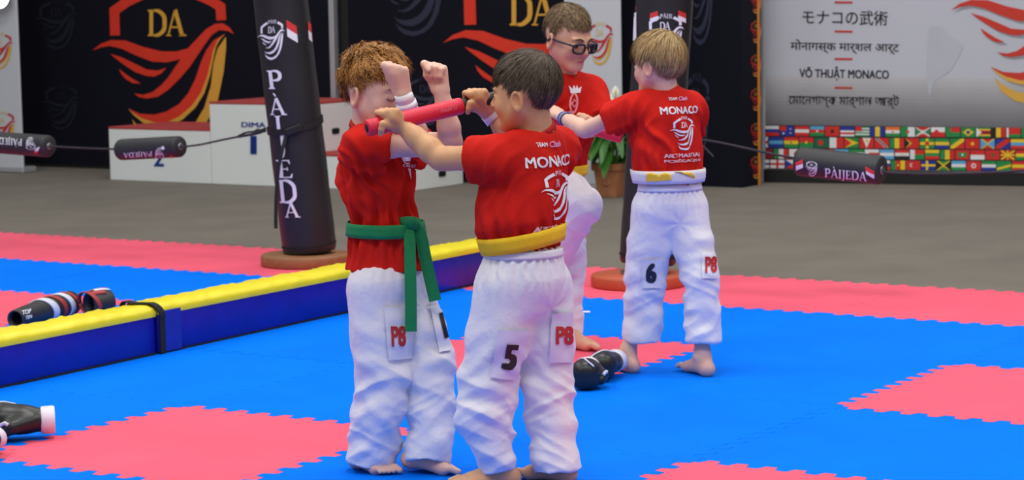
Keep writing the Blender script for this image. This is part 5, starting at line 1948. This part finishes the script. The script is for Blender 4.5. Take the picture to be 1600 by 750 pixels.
boy3 = dict(label='boy in dark glasses with cropped brown hair, knee raised behind the dark-haired boy', J=J, fw=f3_, hf=(.64, -.70, -.34), hs=1.10, seed=12.0, s=1.04, h=.0040,
            skin=srgb(222, 172, 142), warm=srgb(206, 136, 110), brow=srgb(84, 62, 44), closed=False,
            hair=(srgb(70, 54, 36), srgb(146, 118, 82)),
            style=dict(kind='short', t0=.0016, t1=.008, top=.005, fringe=.003, fade=.07, n=7000, len=.018, lift=.005, jit=.18, w=.0009, back=-.035, front=.060, seed=9, whorl=(0, -.05, .07), fwd=.04),
            feet=[((J['anL'], nrm([.8, -.6, 0]), nrm([-.5, -.8, 0])), dict(s=1.05)), ((J['anR'], nrm([.5, -.5, 0]), nrm([.5, .8, 0])), dict(s=.95, pitch=.6))],
            hands=[((hR3, -sd2, nrm([-.3, -.8, .3]), EZ, .022, J['wrR']), dict(s=1.0)), ((hL3, -sd2, nrm([.1, -.85, .4]), EZ, .022, J['wrL']), dict(s=1.0))])
boy3['trousers'] = dict(top=at(871, 262, 9.2), aw=.11, ap=.118, q=.85, endR=at(856, 415, 9.14), endL=at(889, 528, 9.17),
                        rR=[.085, .083, .075, .066, .066], rL=[.08, .072, .055, .050, .052], amp=.7)
q_ = lambda x, y: at(x, y, 9.18)
boy3['shirt'] = dict(top=q_(888, 165), hem=q_(868, 268), belt=q_(868, 262)[2],
                     prof=[(q_(888, 168), .122, .74), (q_(882, 200), .118, .78), (q_(873, 235), .112, .84), (q_(869, 255), .11, .84), (q_(868, 274), .108, .84)],
                     slR=lerp(J['shR'], J['elR'], .5), slL=lerp(J['shL'], J['elL'], .85), rsL=.068, rsR=.06, amp=.6, col=.012)
b3, s3, t3, fr3 = person(boy3)
fc = cast_px(bvh_of(s3), .003)
v, t = poly2d([(888, 134), (894, 139), (896, 133), (899, 139), (901, 133), (903, 139), (908, 135), (906, 145), (891, 146)])
it = [(v, t, WHITE_INK)]
ov = [(896 + 5.5 * math.cos(a) - 1.5 * math.sin(a) * .5, 161 + 15 * math.sin(a)) for a in np.linspace(0, 2 * math.pi, 21)]
it.append((*stroke2d(ov, 3), srgb(238, 150, 156)))
it.append((*stroke2d([(896, 155), (901, 160), (897, 167), (893, 162), (896, 158)], 1.8), srgb(238, 150, 156)))
lay_each('chest_print', it, fc, s3, maxlen=5)
v, t = poly2d([(886, 226), (892, 214), (897, 207), (900, 214), (896, 222), (899, 226), (892, 229), (890, 236)])
lay('side_print', [(v, t, srgb(226, 180, 240))], fc, s3, maxlen=5)
# belt with a hanging end
V, Fc = belt_ring(bvh_of(s3), q_(868, 266), EZ, f3_, [.02, .007, -.007, -.02], .006)
belt = mesh('belt', V, Fc, m_yellow, b3, True)
kq = at(886, 262, 9.08)
P = spline([kq, at(902, 285, 9.07), at(914, 310, 9.06), at(919, 332, 9.06), at(921, 352, 9.06)], 4)
V, Fc = ribbon(P, nrm([.6, .5, .5]), .036, .005)
mesh('belt_end', V, Fc, m_yellow, belt)
# glasses
hc, hs = J['head'], 1.10
def L3(x, y, z): return hc + (fr3[0] * x + fr3[1] * y + fr3[2] * z) * hs
gl_ = empty('glasses'); gl_.parent = b3
m_gl = mat('dark_glasses_frame', srgb(14, 18, 30), rough=.3, var=.05)
m_lens = bpy.data.materials.new('clear_lens'); m_lens.use_nodes = True
_b = m_lens.node_tree.nodes['Principled BSDF']; _b.inputs['Transmission Weight'].default_value = 1.0; _b.inputs['Roughness'].default_value = .02; _b.inputs['IOR'].default_value = 1.05; _b.inputs['Base Color'].default_value = (.93, .95, 1, 1)
for g in (-1, 1):
    P = []
    for a in np.linspace(0, 2 * math.pi, 25):
        ca, sa = math.cos(a), math.sin(a)
        x = .0245 * np.sign(ca) * abs(ca) ** .6; z = .0165 * np.sign(sa) * abs(sa) ** .7
        P.append(L3(g * .032 + x, .0985 - .35 * abs(x * g + .0) * (1 if x * g > 0 else .1), -.006 + z))
    V, Fc = tube(P, .0044, 8)
    mesh('rim', V, Fc, m_gl, gl_, True)
    V = [L3(g * .032, .0975, -.006)] + P[:-1]
    mesh('lens', V, [(0, k + 1, (k + 1) % 24 + 1) for k in range(24)], m_lens, gl_)
    V, Fc = tube([L3(g * .055, .0915, .003), L3(g * .068, .075, .004), L3(g * .0765, .03, .0), L3(g * .079, -.005, -.002), L3(g * .077, -.022, -.016)], .0038, 8)
    mesh('temple_arm', V, Fc, m_gl, gl_, True)
V, Fc = tube([L3(-.009, .098, -.001), L3(0, .1015, .002), L3(.009, .098, -.001)], .003, 8)
mesh('bridge', V, Fc, m_gl, gl_, True)

# ================================================================== padded sticks
m_pad = mat('red_foam_pad', srgb(228, 34, 66), rough=.5, var=.05, scale=10, bump=.08, bscale=80)
m_grip = mat('black_grip', srgb(22, 22, 24), rough=.55, var=.08, scale=30, bump=.15, bscale=120)


def stick(a, b, e, rad, rg, label, txt=None):
    ob = rooted('padded_stick', None)
    tag(ob, label, 'padded stick', 'red padded training sticks')
    ax = nrm(b - a); L = np.linalg.norm(b - a)
    V, Fc = lathe([(rad * .5, 0), (rad * .92, 0), (rad, .004)] + [(rad, .004 + (L - .012) * k / 10) for k in range(1, 11)] + [(rad * .93, L - .002), (rad * .5, L)], a, ax, 36, cap=False)
    pad = mesh('foam_pad', V, Fc, m_pad, ob, True)
    V, Fc = lathe([(rg * .3, .012), (rad * .5, .010), (rad * .5, -.0005)], a, ax, 24)
    mesh('core_end', V, Fc, mat('hole_black', None), ob, True)
    L2 = np.linalg.norm(e - b)
    V, Fc = lathe([(rg, -.01)] + [(rg * (1 + .01 * math.sin(k * 2)), L2 * k / 10) for k in range(10)] + [(rg * 1.05, L2 - .006), (rg * .8, L2)], b, ax, 30)
    mesh('grip_handle', V, Fc, m_grip, ob, True)
    if txt:
        v, t = text2d('FUJIMAE', .015); v = fit(v, 0, 1, 0, 1); v = 1 - v
        x0, x1, y0, y1, sl = txt
        xx = x0 + (x1 - x0) * v[:, 0]
        lay('maker_print', [(np.c_[xx, y1 + (y0 - y1) * v[:, 1] + (xx - (x0 + x1) / 2) * sl], t, srgb(236, 130, 150))], cast_px(bvh_of(pad), .002), ob, maxlen=5)
    return ob


stick(SA, SB, SC_, .0245, .019, 'red padded stick with black grip pressed against the red-haired boy', (687, 713, 166, 174, -.24))
stick(st2b, lerp(st2a, st2b, .10), st2a - sd2 * .12, .0255, .019, 'red padded stick between the blond boy and the boy with glasses')

# ================================================================== gloves on the mats
m_glove = mat('black_glove_leather', srgb(26, 28, 30), rough=.38, var=.12, scale=14, bump=.15, bscale=26)
m_glove_w = mat('white_glove_trim', srgb(226, 220, 232), rough=.5, var=.03)


def boxing_glove(p, d, side, label, s=1.0, roll=0.0, cuff_white=True):
    """p: ground point under the palm; d: cuff -> knuckles direction; side: thumb side (+1 left of d)"""
    d = nrm([d[0], d[1], 0]); sd = np.array([-d[1], d[0], 0]) * side
    up = EZ * math.cos(roll) + sd * math.sin(roll); sd2_ = sd * math.cos(roll) - EZ * math.sin(roll)
    def L(x, y, z): return p + EZ * (.052 * s) + (d * x + sd2_ * y + up * z) * s
    fl = Field(p - .26, p + .26, .0045)
    fr = np.array([d, sd2_, up])
    fl.ell(L(.01, 0, .006), np.array([.060, .050, .044]) * s, fr, .02)
    fl.ell(L(.065, -.002, .010), np.array([.045, .052, .046]) * s, fr, .03)
    fl.ell(L(.072, -.002, -.020), np.array([.036, .048, .032]) * s, fr, .012)
    fl.rc(L(-.02, .034, .004), L(.035, .056, -.006), .022 * s, .021 * s, .014)
    fl.rc(L(.035, .056, -.006), L(.062, .050, -.018), .021 * s, .018 * s, .004)
    fl.rc(L(-.085, 0, 0), L(-.02, 0, .002), .043 * s, .038 * s, .02, flat=up, q=.85, cut_start=True)
    fl.rc(L(-.10, 0, 0), L(-.055, 0, 0), .036 * s, .030 * s, .004, op='c', flat=up, q=.8)
    V, Q = fl.mesh(2)
    g = npmesh('boxing_glove', V, Q, m_glove)
    tag(g, label, 'boxing glove', 'black boxing gloves on the mats')
    V, Fc = [], []
    n = 32
    for x, ex in ((-.088, .001), (-.084, .004), (-.052, .005), (-.048, .001)):
        for k in range(n):
            a = 2 * math.pi * k / n; r = (.0425 - (x + .085) * .07 + ex)
            V.append(L(x, r * math.cos(a), r * .87 * math.sin(a)))
    for q in range(3):
        for k in range(n): Fc.append((q * n + k, q * n + (k + 1) % n, (q + 1) * n + (k + 1) % n, (q + 1) * n + k))
    mesh('cuff_strap', V, Fc, m_glove_w if cuff_white else m_glove, g, True)
    P = spline([L(.02, -.03, .046), L(.06, -.01, .058), L(.09, .01, .05), L(.1, .03, .035)], 5)
    Vb, Fb = tube(P, .003 * s, 6); mesh('piping', Vb, Fb, m_glove_w, g, True)
    Vb, Fb = ribbon(spline([L(.045, .072, .004), L(.055, .070, .010), L(.068, .060, .0)], 4), up, .010 * s, .006)
    mesh('thumb_badge', Vb, Fb, m_glove_w, g, True)
    return g


boxing_glove(gnd(918, 604), (-.1, -1, 0), 1, 'black boxing glove nearest the dark-haired boy, knuckles toward the camera', 1.02)
boxing_glove(gnd(950, 591), (-.40, -.92, 0), -1, 'black boxing glove lying by the blond boy\'s left heel', 1.02)
boxing_glove(gnd(38, 686), (-.97, -.22, 0), 1, 'black boxing glove with white cuff at the left edge of the mats', 1.12)
boxing_glove(gnd(-26, 714), (-.3, -.9, 0), 1, 'black boxing glove cut off by the left edge of the frame', .9)

# ================================================================== shin guards behind the barrier
m_sg = mat('charcoal_guard', srgb(44, 44, 46), rough=.5, var=.10, scale=20, bump=.15, bscale=60)
m_sgr = mat('red_guard_band', srgb(176, 60, 54), rough=.55, var=.06)
m_sgw = mat('white_guard_band', srgb(222, 226, 236), rough=.55, var=.03)


def shin_guard(a, b, ra, rb, bands, label, letter=False):
    ax = nrm(b - a); L = np.linalg.norm(b - a)
    ob = rooted('shin_guard', None)
    tag(ob, label, 'shin guard', 'striped shin guards')
    def R(t): return ra + (rb - ra) * t + .006 * math.sin(t * 3.1)
    prof = [(R(0) * .8, .05), (R(0) * .84, 0), (R(0), .004)] + [(R(k / 12), L * k / 12) for k in range(1, 12)] + [(R(1), L - .006), (R(1) * .8, L), (.004, L)]
    V, Fc = lathe(prof, a, ax, 36, cap=False)
    Vb, Fb = lathe([(.004, .052), (R(0) * .82, .05)], a, ax, 36, cap=False)
    body = mesh('pad', V, Fc, m_sg, ob, True)
    mesh('lining', Vb, Fb, mat('hole_black', None), ob, True)
    for (t, w, m, tilt) in bands:
        P = ring_pts(a, ax, R(t) + .002, np.array(tilt), L * t, 36)
        V, Fc = ribbon(P, ax, w, .005)
        mesh('band', V, Fc, m, ob, True)
    if letter:
        f = cast_px(bvh_of(body), .003)
        it = [tline('VENUM', 30, 47, 484, 491, m_lett, .04)] if False else []
        v, t = text2d('TOP', .04); v = fit(v, 34, 48, 0, 1)
        it.append((np.c_[v[:, 0], 492 - 7 * v[:, 1] - (v[:, 0] - 38) * .25], t, WHITE_INK))
        v, t = text2d('TEN', .04); v = fit(v, 39, 49, 0, 1)
        it.append((np.c_[v[:, 0], 499 - 5.5 * v[:, 1] - (v[:, 0] - 40) * .25], t, WHITE_INK))
        lay('lettering_print', it, f, ob, maxlen=5)
    return ob


ga, gb = gnd(24, 515), gnd(112, 491)
ga = ga + EZ * .044; gb = gb + EZ * .054
tl = np.array([.02, 0, -.02])
shin_guard(ga, gb, .040, .052, [(.50, .045, m_sgw, tl), (.66, .028, m_sgr, tl), (.80, .035, m_sgw, tl), (.90, .02, m_sgr, tl)], 'charcoal shin guard with white and red bands, open end toward the left', True)
gc, gd = gnd(104, 500) + EZ * .056 + GB * .12 + GA * .02, gnd(143, 496) + EZ * .056 + GB * .12
sg2 = shin_guard(gc, gd, .052, .056, [(.06, .02, m_sgr, tl)], 'shorter charcoal shin guard lying behind the banded one')
ax_ = nrm(gd - gc); up_ = nrm(EZ - ax_ * ax_[2]); fr_ = np.cross(ax_, up_)
for (an_, m_, t0_, t1_, w_) in ((.15, m_sgw, .25, .9, .022), (-.42, m_sgr, .1, .95, .026), (.60, m_sgr, .0, .6, .02)):
    P = []
    for t_ in np.linspace(t0_, t1_, 7):
        e_ = up_ * math.cos(an_ + .3 * (t_ - .5)) + fr_ * math.sin(an_ + .3 * (t_ - .5))
        P.append(gc + (gd - gc) * t_ + e_ * (.052 + .004 * t_ + .006 * math.sin(t_ * 3.1) + .002))
    V, Fc = ribbon(P, nrm(np.cross(ax_, up_ * math.cos(an_) + fr_ * math.sin(an_))), w_, .005)
    mesh('stripe', V, Fc, m_, sg2, True)

# scrap of white tape on the blue mat
tp = gnd(911, 488)
tape = bm_obj('paper_scrap', box_bm(tp + EZ * .002, nrm([1, -.05, 0]), nrm([.05, 1, 0]), EZ, .062, .035, .003, .001, 1), mat('white_paper', srgb(236, 238, 242), rough=.7))
tag(tape, 'small white scrap of paper on the blue mat behind the boys', 'paper')

# ================================================================== potted lily
m_pot = mat('terracotta', srgb(186, 122, 84), rough=.8, var=.10, scale=14, bump=.15, bscale=60)
m_soil = mat('dark_soil', srgb(44, 34, 26), rough=1.0, var=.3, scale=60, bump=.6, bscale=120)
m_leaf = mat('green_leaf', srgb(58, 112, 40), rough=.4, var=.25, scale=14, bump=.1, bscale=40)
m_leaf2 = mat('light_green_leaf', srgb(112, 158, 52), rough=.4, var=.2, scale=14, bump=.1, bscale=40)
m_spathe = mat('white_spathe', srgb(236, 236, 222), rough=.55, var=.04)
m_stem = mat('green_stem', srgb(92, 130, 60), rough=.5, var=.1)
pp = gnd(957, 306, FLOOR_Z)
plant = rooted('potted_lily', None)
tag(plant, 'white-flowered leafy plant in a square terracotta pot by the white banner', 'plant')


def sq_ring(w, z, n=0):
    return [pp + GA * (a * w) + GB * (b * w) + EZ * z for a, b in ((-1, -1), (1, -1), (1, 1), (-1, 1))]


prof = [(.072, 0), (.074, .01), (.090, .175), (.100, .178), (.104, .185), (.104, .222), (.098, .226), (.090, .222), (.086, .19)]
V = []
for w, z in prof: V += sq_ring(w, z)
Fc = [(3, 2, 1, 0)]
for k in range(len(prof) - 1):
    for q in range(4): Fc.append((k * 4 + q, k * 4 + (q + 1) % 4, (k + 1) * 4 + (q + 1) % 4, (k + 1) * 4 + q))
pot = mesh('pot', V, Fc, m_pot, plant)
# moulded roundel on the pot face
V, Fc = lathe([(.003, .004), (.012, .006), (.016, .009), (.024, .009), (.026, .004), (.032, .004), (.034, 0)], pp + GB * -.080 + EZ * .10, -GB, 24)
mesh('moulding', V, Fc, m_pot, pot, True)
mesh('soil', sq_ring(.088, .195), [(0, 1, 2, 3)], m_soil, plant)
rng = random.Random(11)


def leaf(base, azim, length, rise, droop, width, m):
    e = np.array([math.cos(azim), math.sin(azim), 0]); sdv = np.array([-e[1], e[0], 0])
    stem_end = base + e * (length * .30) + EZ * rise
    V, Fc = tube(spline([base, base + e * length * .08 + EZ * rise * .6, stem_end], 3), .003, 5)
    P = spline([stem_end, stem_end + e * length * .3 + EZ * (.05 - droop * .2) * length / .3, stem_end + e * length * .62 - EZ * droop * .5, stem_end + e * length * .85 - EZ * droop], 4)
    n = len(P); off = len(V)
    for k, p in enumerate(P):
        t = k / (n - 1)
        w = width * (math.sin(math.pi * min(1, .06 + t * .94) ** .75) + .02)
        V += [p + sdv * w + EZ * w * .25, p, p - sdv * w + EZ * w * .25]
    for k in range(n - 1):
        a = off + k * 3
        Fc += [(a, a + 1, a + 4, a + 3), (a + 1, a + 2, a + 5, a + 4)]
    return mesh('leaf', V, Fc, m, plant, True)


for k in range(46):
    az = k * 2.399 + rng.uniform(-.3, .3)
    ln = rng.uniform(.20, .36); ring = k % 3
    if math.cos(az) * GB[0] + math.sin(az) * GB[1] > .25: ln *= .55
    rise = (.05, .15, .28)[ring] + rng.uniform(-.03, .06)
    b = pp + EZ * .20 + np.array([math.cos(az), math.sin(az), 0]) * .03
    leaf(b, az, ln, rise, rng.uniform(.04, .16), rng.uniform(.028, .044), m_leaf if rng.random() < .7 else m_leaf2)
for k in range(9):
    leaf(pp + EZ * .20, math.pi + .55 + (k - 4) * .16 + rng.uniform(-.05, .05), rng.uniform(.26, .36), .06 + .035 * (k * 5 % 9), rng.uniform(.05, .14), .036, m_leaf if k % 3 else m_leaf2)
leaf(pp + EZ * .2, math.pi * .98, .16, .50, -.03, .03, m_leaf2)
leaf(pp + EZ * .2, -.3, .20, .46, .03, .03, m_leaf2)
for (x, y, sc_) in ((957, 165, 1.0), (966, 178, .9), (950, 186, .8), (962, 150, .8)):
    tip = at(x, y, pp[1] - .02)
    fl_ = empty('flower'); fl_.parent = plant
    V, Fc = tube(spline([pp + EZ * .2, lerp(pp + EZ * .3, tip, .5), tip], 4), .003, 5)
    mesh('stalk', V, Fc, m_stem, fl_, True)
    V, Fc = [], []
    for a in range(7):
        for b in range(5):
            u = a / 6; v = (b - 2) / 2
            w = .032 * sc_ * math.sin(math.pi * min(1, .1 + u * .9)) ** .8
            V.append(tip + EZ * (u * .10 * sc_ - .01) + EX * v * w + EY * (.012 * v * v * sc_ + .02 * u))
    for a in range(6):
        for b in range(4): Fc.append((a * 5 + b, a * 5 + b + 1, (a + 1) * 5 + b + 1, (a + 1) * 5 + b))
    mesh('spathe', V, Fc, m_spathe, fl_, True)
    V, Fc = lathe([(.002, 0), (.006, .006), (.006, .04), (.002, .046)], tip - EY * .012, EZ, 8)
    mesh('spadix', V, Fc, mat('pale_spadix', srgb(222, 200, 130), rough=.8), fl_, True)
